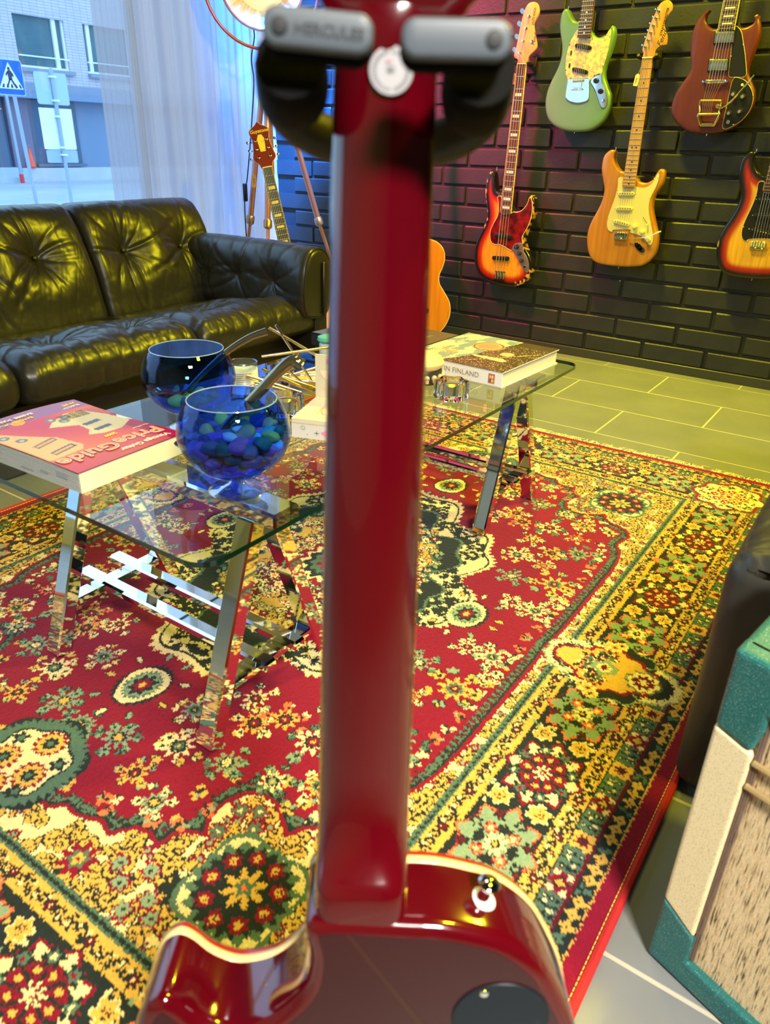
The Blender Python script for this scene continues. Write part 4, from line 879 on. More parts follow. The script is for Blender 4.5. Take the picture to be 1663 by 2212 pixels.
# ---- worn sunburst bass
d = GD['bass']; ol = spline(mm(d['body']), 4)
bass = thing('bass_guitar', 'worn sunburst electric bass with tortoiseshell guard hanging leftmost on the brick wall', 'bass guitar', mw=wallframe(d['o']))
worn = lambda V, dd: ((V[:, 0] > .085) & (dd < .020) & (V[:, 1] < .36) & ((V[:, 1] > .12) | (V[:, 1] < .05))) | ((V[:, 0] < -.085) & (dd < .009) & (V[:, 1] > .19))
m_burst = mat('sunburst lacquer', attr=True, rough=.22, coat=.6, wood=((110, 7, 20), (.80, .72, .62)))
MB().plate(ol, -.044, 0, .007, 3, colf=burst(ol, worn=worn), grid=.0042).build('body', m_burst, bass, cols=True, ang=60)
m_tort = mat('red tortoiseshell', (.050, .005, .010), .18, coat=.5, noise=(30, .12, (.20, .010, .012)))
gl_ = spline(mm(d['guard']), 3); go = MB().plate(gl_, 0, .0022, .0006, 1).build('pickguard', m_tort, bass, ang=30)
MB().tube([(x, y, .0012) for x, y in gl_] + [(gl_[0][0], gl_[0][1], .0012)], .0016, 5, caps=False).build('guard_edge', m_cream, go)
m_cpl = mat('dull control plate', (.42, .36, .38), .32, metal=.8); MB().plate(spline(mm(d['plate']), 3), .0005, .0035, .0008, 1).build('control_plate', m_cpl, bass, ang=30)
for k, (x, y) in enumerate(mm(d['knobs'])):
    if k < 3: knob(bass, x, y, .0035, (.0105, .0095, .009)[k], .014, m_blk, mat('dark knob top', (.06, .08, .10), .2))
    else: MB().lathe([(.007, 0), (.007, .003), (.004, .0035)], 12, (x, y, .0035)).build('output_jack', m_chrome, bass)
for (a, b_), nm in (((0, 1), 1), ((2, 3), 2)):
    p, q = mm(d['pick'])[a], mm(d['pick'])[b_]; c = lerp2(p, q, .5); an = math.atan2(q[1] - p[1], q[0] - p[0]); L_ = math.hypot(q[0] - p[0], q[1] - p[1])
    o = MB().plate(rrect(L_, .019, .0085, 4), .002, .009, .0015, 2).build('pickup', m_blk, bass); o.matrix_local = rot2(0, c[0], c[1], an)
    for k in range(8): MB().lathe([(.0017, 0), (.0014, .0008)], 8, ((k - 3.5) * L_ / 9.5, 0, .009)).build('pole_piece', m_chrome, o)
c = (.004, 0)
MB().box((c[0], -.004, .001), (.058, .038, .003)).build('bridge_plate', m_chrome, bass, smooth=False); MB().box((c[0], -.022, .006), (.058, .003, .012)).build('bridge_lip', m_chrome, bass, smooth=False)
for k in range(4):
    x = c[0] + (k - 1.5) * .0145; MB().tube([(x, -.006, .007), (x, .010, .007)], .0048, 10).build('saddle', m_chrome, bass); MB().tube([(x, -.022, .008), (x, -.006, .007)], .0022, 6).build('saddle_spring', m_chrome, bass)
at, Ln, sd, ax, R = neckbits(bass, d['neck'], .010, 20, m_rose, m_maple, 4, 0.0, .004, blocks=1, bind=mat('yellowed binding', (.80, .62, .18), .35), spread=.022, sr=.0013)
hd = spline(mm(d['head']), 3); MB().plate(hd, -.006, .006, .0015, 2).build('headstock', mat('pale maple headstock', (.58, .36, .24), .3, coat=.5, wood=((90, 8, 10), (.50, .28, .17))), bass)
for (x, y), pd in zip(mm(d['posts']), mm(d['padd'])): tuner(bass, x, y, .006, pd, 'bass')
for k, (x, y) in enumerate(mm(d['posts'])):
    e = at(Ln, (k / 3 - .5) * .033, .0155); MB().tube([(x, y, .016), e], .0009, 5).build('string', m_string, bass)
hp = mm(d['head']); ha = math.atan2(.105, .011)
lettering('Fender', .022, m_logo, bass, Matrix.Translation((hp[18][0] - .016, hp[18][1] - .006, .0062)) @ Matrix.Rotation(math.radians(79), 4, 'Z'), shear=.3)
lettering('JAZZ BASS', .013, m_logo, bass, Matrix.Translation((hp[16][0] - .010, hp[16][1] + .022, .0062)) @ Matrix.Rotation(math.radians(85), 4, 'Z'))
MB().lathe([(.0065, 0), (.0065, .002), (.002, .003)], 12, (hp[18][0] - .022, hp[18][1] + .008, .006)).build('string_tree', m_chrome, bass)
for x, y in mm(d['pins']): MB().tube([(x, y - (.012 if y > 0 else -.012), -.02), (x, y + (.002 if y > 0 else -.002), -.02), (x, y + (.004 if y > 0 else -.004), -.02)], [.003, .003, .006], 10).build('strap_button', m_chrome, bass)
h_ = at(Ln, 0, 0); hanger(d['o'][0] - h_.x, d['o'][1] + h_.y + .012, 'black hanger prongs under the pink lit bass headstock')
pricetag(d['o'][0] - h_.x + .034, d['o'][1] + h_.y - .055, '12010', 'small cream price tag hanging left of the bass neck', .05)

# ---- pale green offset guitar
d = GD['mustang']; ol = spline(mm(d['body']), 4)
mus = thing('electric_guitar', 'pale sage green electric guitar with pearly guard and blue lit chrome plates', 'guitar', mw=wallframe(d['o']), group='electric guitars hanging on the brick wall')
m_sage = mat('sage green lacquer', (.108, .225, .155), .28, coat=.5, noise=(5, .3, (.125, .235, .175)))
MB().plate(ol, -.042, 0, .010, 4, grid=.02).build('body', m_sage, mus, ang=60)
m_prl = mat('pearloid', (.42, .33, .22), .15, coat=.6, noise=(75, .05, (.72, .56, .16)))
gl_ = spline(mm(d['guard']), 3); MB().plate(gl_, 0, .0024, .0007, 1).build('pickguard', m_prl, mus, ang=30)
MB().plate(spline(mm(d['plate']), 3), .001, .004, .0008, 1).build('control_plate', m_chrome, mus, ang=30)
bp = MB().plate(spline(mm(d['bplate']), 3), .0005, .0045, .001, 1).build('bridge_plate', m_chrome, mus, ang=30)
MB().tube([(-.022, -.001, .010), (.021, .001, .010)], .0045, 10).build('bridge_bar', m_fret, bp)
for k in range(6): MB().tube([(-.018 + k * .0075, -.003, .012), (-.018 + k * .0075, .004, .012)], .0028, 8).build('saddle', m_fret, bp)
MB().box((-.001, -.031, .0075), (.052, .006, .006), bev=.002).build('tailpiece', m_chrome, bp); MB().box((-.001, -.012, .006), (.036, .026, .002), bev=.0008).build('cover', m_chrome, bp)
for k, (x, y) in enumerate(mm(d['knobs'])):
    if k < 2: knob(mus, x, y, .004, .0095, .013, m_blk)
    else: MB().lathe([(.006, 0), (.006, .003), (.003, .0035)], 12, (x, y, .004)).build('output_jack', m_chrome, mus)
for a in (0, 2):
    p, q = mm(d['pick'])[a], mm(d['pick'])[a + 1]; c = lerp2(p, q, .5); an = math.atan2(q[1] - p[1], q[0] - p[0]); L_ = math.hypot(q[0] - p[0], q[1] - p[1])
    o = MB().plate(spline([(-L_ / 2, 0), (-L_ * .42, .007), (0, .0085), (L_ * .42, .007), (L_ / 2, 0), (L_ * .42, -.007), (0, -.0085), (-L_ * .42, -.007)], 3), .002, .008, .0015, 2).build('pickup', m_blk, mus); o.matrix_local = rot2(0, c[0], c[1], an)
for x, y in mm(d['sw']): MB().plate(rrect(.006, .016, .002, 3, x, y), .002, .005, .001, 1).build('slide_switch', m_blk, mus)
for i in range(0, len(gl_), 9): screw(mus, gl_[i][0] * .97, gl_[i][1] * .985, .0024, m_blk)
b0 = d['neck']; dx = (b0[3][0] + b0[2][0] - b0[0][0] - b0[1][0]) / 2 / 1000; n4 = [b0[0], b0[1], [b0[1][0] - 8 + 4, b0[1][1] + 400], [b0[0][0] + 8 - 0, b0[1][1] + 400]]
at, Ln, sd, ax, R = neckbits(mus, n4, .010, 22, m_rose, m_maple, 6, 0.0, 0.0, dots=m_pearl, spread=.021, sr=.0006, bind=None)
hs = GD['strat']; f_ = [((x - hs['neck'][3][0] + n4[3][0] + 1) / 1000, (y - hs['neck'][3][1] + n4[3][1]) / 1000) for x, y in hs['head']]
MB().plate(spline(f_, 3), -.006, .006, .0015, 2).build('headstock', m_maple2, mus)
for (x, y), pd in zip(hs['posts'], hs['padd']):
    g_ = lambda a, b_: ((a - hs['neck'][3][0] + n4[3][0]) / 1000, (b_ - hs['neck'][3][1] + n4[3][1]) / 1000); tuner(mus, *g_(x, y), .006, g_(*pd))
for x, y in mm(d['pins']): MB().tube([(x, y - (.012 if y > 0 else -.012), -.02), (x, y + (.002 if y > 0 else -.002), -.02), (x, y + (.004 if y > 0 else -.004), -.02)], [.003, .003, .006], 10).build('strap_button', m_chrome, mus)
h_ = at(Ln, 0, 0); hanger(d['o'][0] - h_.x, d['o'][1] + h_.y + .012, 'black hanger holding the green guitar by its headstock')

# ---- natural ash guitar, the sunburst one shares its pattern
d = GD['strat']; ol = spline(mm(d['body']), 4)
def double_cut(o_, label, kind):
    t = thing('electric_guitar', label, 'guitar', mw=wallframe(o_), group='electric guitars hanging on the brick wall')
    if kind == 'ash': MB().plate(ol, -.044, 0, .009, 4, grid=.02).build('body', mat('amber ash', (.50, .215, .035), .25, coat=.6, wood=((45, 2.2, 8), (.40, .145, .018))), t, ang=60)
    else: MB().plate(ol, -.044, 0, .009, 4, colf=burst(ol, inner=(.80, .42, .04), w=(.014, .034, .056), worn=lambda V, dd: (V[:, 0] < -.13) & (dd < .008) & (V[:, 1] < -.005) & (V[:, 1] > -.04)), grid=.0055).build('body', m_burst, t, cols=True, ang=60)
    mg = mat('mint cream guard', (.66, .60, .30), .3, coat=.3) if kind == 'ash' else m_blk
    gl_ = spline(mm(d['guard']), 3); go = MB().plate(gl_, 0, .0022, .0007, 1).build('pickguard', mg, t, ang=30)
    MB().tube([(x, y, .0009) for x, y in gl_] + [(gl_[0][0], gl_[0][1], .0009)], .0011, 5, caps=False).build('guard_edge', mat('thin guard edge', (.35, .28, .12), .5) if kind == 'ash' else m_cream, go)
    mk = m_cream if kind == 'ash' else m_blk
    for a in (0, 2, 4):
        p, q = mm(d['pick'])[a], mm(d['pick'])[a + 1]; c = lerp2(p, q, .5); an = math.atan2(q[1] - p[1], q[0] - p[0])
        o = MB().plate(rrect(.070, .016, .0075, 4), .0015, .0075, .0015, 2).build('pickup', mg if kind == 'ash' else m_blk, t); o.matrix_local = rot2(0, c[0] - .004, c[1], an)
        for k in range(6): MB().lathe([(.0022, 0), (.002, .0008)], 8, ((k - 2.5) * .0105, .001, .0075)).build('pole_piece', mat('dark pole piece', (.12, .10, .05), .35, metal=.7) if kind == 'ash' else m_chrome, o)
        for s in (-1, 1): screw(t, c[0] - .004 + s * .040 * math.cos(an), c[1] + s * .040 * math.sin(an), .0022)
    for x, y in mm(d['knobs']): knob(t, x, y, .0022, .0100, .012, mk)
    p, q = mm(d['sw']); MB().tube([(p[0], p[1], .0022), (q[0], q[1], .0025)], .001, 5).build('switch_slot', m_blk, t); MB().tube([(q[0], q[1], .002), (q[0], q[1], .014)], [.002, .0042], 10).build('switch_tip', mk, t)
    br = MB().box((0, -.006, .002), (.056, .030, .003), bev=.0008).build('bridge_plate', m_chrome, t); MB().box((0, -.017, .006), (.056, .006, .010), bev=.0015).build('bridge_block', m_chrome, br)
    for k in range(6): MB().box(((k - 2.5) * .0094, -.002, .0075), (.0085, .020, .007), bev=.0015).build('saddle', m_chrome, br)
    A_ = mm(d['arm']); MB().tube([(x, y, .008 + .020 * i / 4) for i, (x, y) in enumerate(A_)], .0019, 8).build('vibrato_arm', m_chrome, t)
    if kind == 'ash': MB().tube([(A_[3][0], A_[3][1], .023), ((A_[3][0] + A_[4][0]) / 2, (A_[3][1] + A_[4][1]) / 2, .026), (A_[4][0], A_[4][1], .028)], [.0032, .0048, .0028], 10).build('arm_tip', mat('white arm tip', (.92, .86, .62), .35), t)
    p, q = mm(d['jack']); c = lerp2(p, q, .5); an = math.atan2(q[1] - p[1], q[0] - p[0])
    j = MB().plate([(.031 * math.cos(w), .0125 * math.sin(w)) for w in np.linspace(0, 2 * PI, 24, endpoint=False)], 0, .003, .0012, 1).build('jack_plate', m_chrome, t); j.matrix_local = rot2(0, c[0], c[1], an)
    MB().lathe([(.0075, .003), (.006, .0032), (.006, .001), (.0001, .001)], 14, (.006, 0, 0)).build('jack_socket', m_blk, j)
    for i in range(2, len(gl_), 8): screw(t, gl_[i][0] * .965 + .0006, gl_[i][1] * .985 + .002, .0022)
    mb_ = m_maple if kind == 'ash' else m_rose
    at, Ln, sd, ax, R = neckbits(t, d['neck'], .010, 21, mb_, m_maple, 6, 0.0, 0.0, dots=m_blk if kind == 'ash' else m_pearl, spread=.0255, sr=.0005)
    MB().plate(spline(mm(d['head']), 3), -.006, .006, .0015, 2).build('headstock', m_maple2, t)
    for k, ((x, y), pd) in enumerate(zip(mm(d['posts']), mm(d['padd']))):
        tuner(t, x, y, .006, pd); MB().tube([(x, y, .012), at(Ln, (.5 - k / 5) * -.033 if 0 else (k / 5 - .5) * -.033, .0155)], .0004, 4).build('string', m_string, t)
    for x, y in mm(d['pins']): MB().tube([(x, y - (.012 if y > 0 else -.012), -.02), (x, y + (.002 if y > 0 else -.002), -.02), (x, y + (.004 if y > 0 else -.004), -.02)], [.003, .003, .006], 10).build('strap_button', m_chrome, t)
    H = mm(d['head']); lettering('Fender', .027, m_logo, t, Matrix.Translation((H[19][0] - .010, H[19][1] - .002, .0062)) @ Matrix.Rotation(math.radians(70), 4, 'Z'), shear=.35)
    lettering('STRATOCASTER', .0125, m_logo, t, Matrix.Translation((H[15][0] - .012, H[15][1] - .022, .0062)) @ Matrix.Rotation(math.radians(82), 4, 'Z'), bold=.0003)
    h_ = at(Ln, 0, 0); hanger(o_[0] - h_.x, o_[1] + h_.y + .014, 'black hanger at the maple headstock in the middle of the wall' if kind == 'ash' else 'black hanger of the sunburst guitar cut by the picture edge')
    if kind == 'ash': pricetag(o_[0] - h_.x + .033, o_[1] + h_.y - .075, '7090', 'cream price tag hanging beside the maple guitar neck', -.12)
    return t
double_cut(d['o'], 'natural amber electric guitar with cream guard and maple neck hanging low', 'ash')
ob = GD['burst']; double_cut((ob['o'][0] - .0, ob['o'][1]), 'sunburst electric guitar with black guard at the right edge of the picture', 'burst')

# ---- cherry double-horn guitar with vibrato
d = GD['sg']; ol = spline(mm(d['body']), 4)
sg = thing('electric_guitar', 'dull cherry red electric guitar with pointed horns and brass vibrato tailpiece', 'guitar', mw=wallframe(d['o']), group='electric guitars hanging on the brick wall')
MB().plate(ol, -.036, 0, .0095, 3, grid=.02).build('body', mat('worn cherry mahogany', (.085, .012, .014), .42, coat=.12, wood=((60, 5, 10), (.115, .018, .018))), sg, ang=60)
m_cw = mat('cream guard line', (.72, .58, .22), .4)
for nm, key in (('pickguard', 'guard'), ('control_plate', 'plate')):
    g_ = spline(mm(d[key]), 3); o = MB().plate(g_, 0, .0024, .0006, 1).build(nm, m_blk, sg, ang=30); MB().tube([(x, y, .001) for x, y in g_] + [(g_[0][0], g_[0][1], .001)], .0012, 5, caps=False).build('guard_edge', m_cw, o)
pk = mm(d['pick'])
m_cov = mat('satin nickel cover', (.72, .72, .66), .22, metal=1.0, bump=(80, .3, .001))
for a in (0, 4):
    q = pk[a:a + 4]; cx = sum(p[0] for p in q) / 4; cy = sum(p[1] for p in q) / 4
    MB().plate([(cx + (x - cx) * 1.13, cy + (y - cy) * 1.16) for x, y in q], 0, .003, .0006, 1).build('pickup_ring', m_blk, sg, ang=30)
    o = MB().plate(q, .002, .0095, .0016, 2).build('pickup_cover', m_cov, sg, ang=30)
    for k in range(6): MB().lathe([(.0022, 0), (.0018, .0006)], 8, (cx + (k - 2.5) * .0098, cy + (.014 if a == 0 else -.014), .0095)).build('pole_piece', m_chrome, o)
p, q = mm(d['bridge']); br = MB().plate(rrect(q[0] - p[0] - .008, .011, .005, 4, (p[0] + q[0]) / 2, p[1]), .007, .013, .0015, 1).build('bridge', m_chrome, sg)
for x in (p[0], q[0]): MB().lathe([(.0055, 0), (.0055, .014), (.003, .0145)], 12, (x, p[1], 0)).build('bridge_post', m_chrome, sg)
for k in range(6): MB().box(((p[0] + q[0]) / 2 + (k - 2.5) * .0092, p[1], .0145), (.005, .007, .004), bev=.001).build('saddle', m_chrome, br)
m_brass = mat('brass and nickel', (.80, .68, .30), .22, metal=1.0)
B_ = mm(d['bigs']); bg = MB()
bg.tube([(B_[0][0], B_[0][1], .012), (B_[1][0], B_[1][1], .012)], .0034, 10); vib = bg.build('tension_bar', m_brass, sg)
MB().tube([(B_[2][0], B_[2][1], .016), (B_[3][0], B_[3][1], .016)], .0042, 10).build('roller_bar', m_brass, sg)
for a_, b_, c_ in ((0, 2, 4), (1, 3, 5)):
    s_ = -1 if a_ == 0 else 1
    MB().tube(spline([(B_[a_][0], B_[a_][1] + .003, .012), (B_[a_][0] + s_ * .001, B_[a_][1] - .015, .009), (B_[b_][0] - s_ * .001, B_[b_][1] + .008, .014), (B_[b_][0] + s_ * .003, B_[b_][1] - .004, .014), (B_[c_][0] + s_ * .002, B_[c_][1] + .004, .008), (B_[c_][0] - s_ * .002, B_[c_][1], .006)], 4, False), [.0045] * 4 + [.0036] * 8 + [.0052] * 5 + [.0042] * 4, 10).build('vibrato_frame', m_brass, sg)
MB().plate(rrect(B_[5][0] - B_[4][0] + .008, .011, .004, 3, (B_[4][0] + B_[5][0]) / 2, B_[4][1] + .001), .001, .008, .002, 2).build('hinge_plate', m_brass, sg)
for k in range(6): MB().tube([(B_[0][0] + .012 + k * .0068, B_[0][1], .0155), (B_[2][0] + .012 + k * .0068, B_[2][1], .019)], .0004, 4).build('string', m_string, sg) if 0 else None
A_ = mm(d['arm']); MB().tube([(x, y, (.020, .026, .032, .034, .034)[i]) for i, (x, y) in enumerate(A_)], [.0035, .0042, .0045, .004, .0036], 8).build('vibrato_arm', m_chrome, sg)
MB().lathe([(.009, .008), (.009, .020), (.005, .026)], 14, (A_[0][0], A_[0][1], 0)).build('arm_hub', m_brass, sg)
for k, (x, y) in enumerate(mm(d['knobs'])):
    if k < 4: knob(sg, x, y, .0024, .0105, .012, mat('black ribbed knob', (.03, .028, .02), .3, bump=(300, .4, .001)), mat('silver knob top', (.7, .68, .6), .3, metal=.9))
    elif k == 4: MB().lathe([(.007, 0), (.007, .002), (.003, .002), (.003, .0005)], 14, (x, y, .0024)).build('output_jack', m_brass, sg)
    else: MB().tube([(x, y, .002), (x - .002, y + .004, .018)], [.002, .0045], 10).build('switch_tip', m_cream, sg)
g_ = mm(d['guard']) + mm(d['plate'])
for i in range(2, len(g_), 4): screw(sg, g_[i][0] * .985 + .001, g_[i][1] * .97, .0024)
b0 = d['neck']; n4 = [b0[0], b0[1], [b0[1][0] - 6, b0[1][1] + 440], [b0[0][0] + 8, b0[1][1] + 440]]
at, Ln, sd, ax, R = neckbits(sg, n4, .008, 22, m_rose, mat('cherry mahogany neck', (.15, .02, .02), .35), 6, p[1], (p[0] + q[0]) / 2, blocks=2, bind=m_cw, spread=.0255, sr=.0006, bz=.017)
for k in range(6):
    x = (p[0] + q[0]) / 2 + (k - 2.5) * .0102; MB().tube([(x, p[1], .017), (B_[0][0] + .012 + k * .0068, B_[0][1], .0155), (B_[2][0] + .012 + k * .0065, B_[2][1], .020)], .0005, 4).build('string', m_string, sg)
hx = (n4[2][0] + n4[3][0]) / 2000; hy = n4[2][1] / 1000
MB().plate(spline([(hx - .021, hy), (hx - .030, hy + .03), (hx - .040, hy + .10), (hx - .038, hy + .17), (hx - .015, hy + .18), (hx, hy + .172), (hx + .015, hy + .18), (hx + .038, hy + .17), (hx + .040, hy + .10), (hx + .030, hy + .03), (hx + .021, hy)], 3), -.008, .006, .0015, 1).build('headstock', m_blk, sg)
for k in range(6): s = -1 if k < 3 else 1; tuner(sg, hx + s * .024, hy + .045 + (k % 3) * .045, .006, (hx + s * .052, hy + .045 + (k % 3) * .045))
for x, y in mm(d['pins']): MB().tube([(x, y + .012, -.018), (x, y - .002, -.018), (x, y - .004, -.018)], [.003, .003, .006], 10).build('strap_button', m_chrome, sg)
hanger(d['o'][0] - hx, d['o'][1] + hy + .012, 'black hanger holding the cherry red guitar')

# ================================================================ things on the coffee table
S.cycles.transparent_max_bounces = 28; S.cycles.max_bounces = 14; S.cycles.transmission_bounces = 12; S.cycles.caustics_refractive = False
T0 = TZ + .0004
m_paper = mat('page block', (.70, .69, .60), .8, bump=(500, .2, .0005)); m_clear = mat('clear glass', (1, 1, 1), .0, trans=1.0, ior=1.45)
m_wt = mat('white print', (.70, .67, .60), .5); m_yt = mat('yellow print', (.95, .62, .08), .5)
def pagelines(mb, w, h, y, n, t0): pass
# thick price guide, upside down to the viewer; local x along world X, y along world Y
t = thing('guide_book', 'thick glossy price guide paperback with a red, pink and orange cover', 'book', loc=(.571, .935, T0), rz=math.radians(2))
w_, l_ = .208, .292
MB().box((w_ / 2, l_ / 2, .017), (w_ - .002, l_ - .002, .034)).build('page_block', m_paper, t, smooth=False)
pl = MB()
for k in range(11): pl.box((.0002, l_ / 2, .003 + k * .0029), (.0012, l_ - .004, .0007))
pl.build('page_edge', mat('page edge line', (.45, .45, .40), .8), t, smooth=False)['kind'] = 'stuff'
for k, (a, b_, z) in enumerate(((.028, .055, .021), (.075, .096, .015), (.115, .145, .010))): MB().box((-.0006, a + (b_ - a) / 2, z), (.001, b_ - a, .010 if k == 0 else .003)).build('grey_page_tab', mat('grey tab', (.32, .33, .32), .8), t, smooth=False)
def cover_col(V):
    x, y = V[:, 0] / w_, V[:, 1] / l_; n = len(V); c = np.zeros((n, 3))
    w1 = .5 + .5 * np.sin(3.2 * x + 4.5 * y); w2 = .5 + .5 * np.sin(7 * x - 3 * y + 1)
    base = np.array([.80, .16, .10]); pink = np.array([.72, .08, .24]); org = np.array([.95, .40, .07]); vio = np.array([.42, .20, .50]); red = np.array([.62, .02, .04]); cr = np.array([.93, .80, .50])
    c[:] = base; c += (pink - base) * .45 * w2[:, None]; c = c * (1 - .8 * w1[:, None]) + org * .8 * w1[:, None]
    m = y < .20; c[m] = c[m] * .5 + (pink * .75 + vio * .25) * .5
    m = (x > .86) & (y < .62); c[m] = red; m = (x + y * .25 > 1.0) & (y < .35); c[m] = red
    m = y > .84; c[m] = vio * .75 + np.array([.8, .5, .7]) * .25
    # two cream guitar bodies and their pickups
    def poly(P, col):
        mm_ = inside(np.stack([x, y], 1), np.array(P)); c[mm_] = col; return mm_
    poly([(.52, .40), (.62, .36), (.80, .36), (.97, .44), (.95, .62), (.86, .78), (.70, .80), (.50, .72), (.42, .66), (.62, .58), (.60, .47)], cr)
    poly([(.02, .22), (.30, .24), (.36, .30), (.33, .50), (.18, .66), (.06, .82), (0, .84), (0, .24)], np.array([.95, .68, .34]))
    poly([(.63, .42), (.80, .44), (.79, .48), (.62, .46)], (.25, .22, .30)); poly([(.65, .54), (.82, .56), (.81, .60), (.64, .58)], (.28, .24, .30))
    poly([(.10, .27), (.32, .31), (.31, .36), (.09, .32)], (.20, .20, .30)); poly([(.11, .285), (.30, .318), (.297, .345), (.10, .31)], (.92, .58, .20))
    poly([(.10, .42), (.31, .47), (.30, .52), (.09, .47)], (.20, .20, .30)); poly([(.11, .433), (.295, .478), (.29, .505), (.10, .46)], (.92, .58, .20))
    for cx, cy in ((.60, .70), (.66, .75), (.53, .76), (.12, .60), (.06, .70)):
        d_ = np.hypot((x - cx), (y - cy) * 1.4); c[d_ < .045] = (.35, .37, .42); c[d_ < .02] = (.75, .72, .66)
    m = (np.hypot(x - .33, (y - .86) * 1.4) < .055); c[m] = (.95, .62, .10)
    return np.clip(c, 0, 1) ** 1.5 * .66
cv = MB(); nx, ny = 110, 150; V = []; C = []
for i in range(nx + 1):
    for j in range(ny + 1):
        u, v = i / nx, j / ny; V.append((u * w_ - (.002 if u == 0 else 0), v * l_ - .0015, .0350 + .0035 * math.sin(PI * u) * (v ** 1.5) + .006 * max(0, v - .55) * math.sin(2.5 * u) + .0012 * math.sin(5 * v + 2 * u) + (.004 * (1 - u) ** 3 * v)))
cc = np.clip(cover_col(np.array(V)), 0, 1); F = [(i * (ny + 1) + j, (i + 1) * (ny + 1) + j, (i + 1) * (ny + 1) + j + 1, i * (ny + 1) + j + 1) for i in range(nx) for j in range(ny)]
V2 = [(x, y, z - .0006) for x, y, z in V]; n = len(V)
cv.add(V + V2, F + [tuple(q + n for q in f[::-1]) for f in F], [tuple(q) for q in cc.tolist()] * 2)
co = cv.build('cover', mat('glossy printed cover', attr=True, rough=.38, coat=.08, spec=.3), t, cols=True)
def covz(x, y): u, v = x / w_, y / l_; return .0350 + .0035 * math.sin(PI * u) * (v ** 1.5) + .006 * max(0, v - .55) * math.sin(2.5 * u) + .0012 * math.sin(5 * v + 2 * u) + .004 * (1 - u) ** 3 * v
def covtext(txt, size, x, y, m, ang=180, **k): return lettering(txt, size, m, co, Matrix.Translation((x, y, covz(x, y) + .0012)) @ Matrix.Rotation(math.radians(ang), 4, 'Z'), **k)
m_or = mat('orange print', (.85, .25, .05), .4); m_wo = mat('purple print outline', (.35, .08, .25), .5)
for a, (m, bld, dz) in enumerate(((m_wo, .0022, 0), (m_wt, .0012, .0003), (m_or, -.0002, .0006))):
    for txt, x, y in (('Price', .199, .052), ('Guide', .108, .046)):
        o = covtext(txt, .043, x, y, m, bold=bld * .85); o.location.z += dz
covtext('Vintage Guitar', .0165, .190, .018, m_wt, bold=.0004); covtext('The Official', .007, .204, .084, m_wt); covtext('2009', .012, .140, .088, m_yt, bold=.0003)
covtext('BASSES  MANDOLINS', .0115, .110, .272, m_wt, ang=183, bold=.0003); covtext('AMPS  EFFECTS', .0105, .195, .272, m_yt, ang=181, bold=.0002); covtext('ELECTRICS  ACOUSTICS', .0105, .195, .258, m_wt, ang=181, bold=.0002); covtext('BANJOS  UKULELES', .0105, .10, .256, m_yt, ang=183)
for k in range(5): covtext('values for vintage and rare guitars and amplifiers', .0042, .178, .205 + k * .0055, m_logo)

# blue snifter bowls, ladles and sea glass
def tglass(name, tint, ior=1.5): return thin_glass(name, tint, ior)
m_blue = tglass('cobalt blue glass', (.42, .62, 1.0), 1.45)
def bowl(x, y, label):
    t = thing('glass_bowl', label, 'bowl', loc=(x, y, T0))
    out = [(.018, .0285), (.045, .034), (.066, .051), (.079, .073), (.0835, .092), (.080, .115), (.073, .133), (.0655, .1445)]
    out = [(r, z) for r, z in spline(out, 4, False)]; inn = [(max(r - .0022, .0005), z + (.003 if i < 8 else 0)) for i, (r, z) in enumerate(out)]
    b = MB().lathe([(.0005, .0275)] + out, 64).build('bowl_wall', m_blue, t); b.data.flip_normals() if 0 else None
    MB().lathe([(.0005, .0305)] + inn, 64).build('bowl_lining', m_blue, t)
    MB().tube([(.0645 * math.cos(a), .0645 * math.sin(a), .1447) for a in np.linspace(0, 2 * PI, 65)], .0008, 8, caps=False).build('rim', mat('pale blue rim', (.35, .48, .70), .08, spec=.9, coat=1), t)
    MB().lathe([(.0001, .0002), (.043, .0002), (.0445, .0015), (.043, .003), (.030, .006), (.014, .012), (.0095, .019), (.011, .0265), (.0001, .0268)], 48).build('foot', thin_glass('foot glass', (.80, .84, .90), 1.5, 0.03, .34) if 'foot glass' not in MATS else MATS['foot glass'], t)
    return t
b1 = bowl(.725, .765, 'blue glass snifter bowl nearest the table corner, filled with coloured pebbles'); b2 = bowl(.880, 1.035, 'blue glass snifter bowl farther back beside the sofa, nearly empty')
m_ladle = mat('smoky clear acrylic', (.22, .20, .12), .05, metal=.85, spec=.9, coat=1.0)
def ladle(P, sp, yaw, label, r=.0062):
    t = thing('ladle', label, 'ladle', loc=(0, 0, 0)); P = spline(P, 6, False); n = len(P)
    mb = MB().tube(P, [r * (.62 + .55 * (i / n) ** .8) for i in range(n)], 12); mb.build('handle', m_ladle, t)
    V = []; F = []; A_, B_ = 11, 28
    for k, dz in ((0, 0), (1, -.0018)):
        for i in range(A_):
            q = i / (A_ - 1)
            for j in range(B_):
                a = 2 * PI * j / B_; V.append((.038 * q * math.cos(a) * (1 + .12 * math.cos(a)), .027 * q * math.sin(a), .017 * q ** 2.2 - .017 + dz * 1))
    for k in range(2):
        o_ = k * A_ * B_
        for i in range(A_ - 1):
            for j in range(B_): f = (o_ + i * B_ + j, o_ + i * B_ + (j + 1) % B_, o_ + (i + 1) * B_ + (j + 1) % B_, o_ + (i + 1) * B_ + j); F.append(f if k == 0 else f[::-1])
    for j in range(B_): a = (A_ - 1) * B_ + j; b = (A_ - 1) * B_ + (j + 1) % B_; F.append((a, b, b + A_ * B_, a + A_ * B_))
    s = MB().add(V, F).build('scoop', mat('smoky scoop', (.03, .035, .05), .05, spec=.9, coat=1.0), t); s.matrix_local = Matrix.Translation(sp) @ Matrix.Rotation(yaw, 4, 'Z') @ Matrix.Rotation(.12, 4, 'Y')
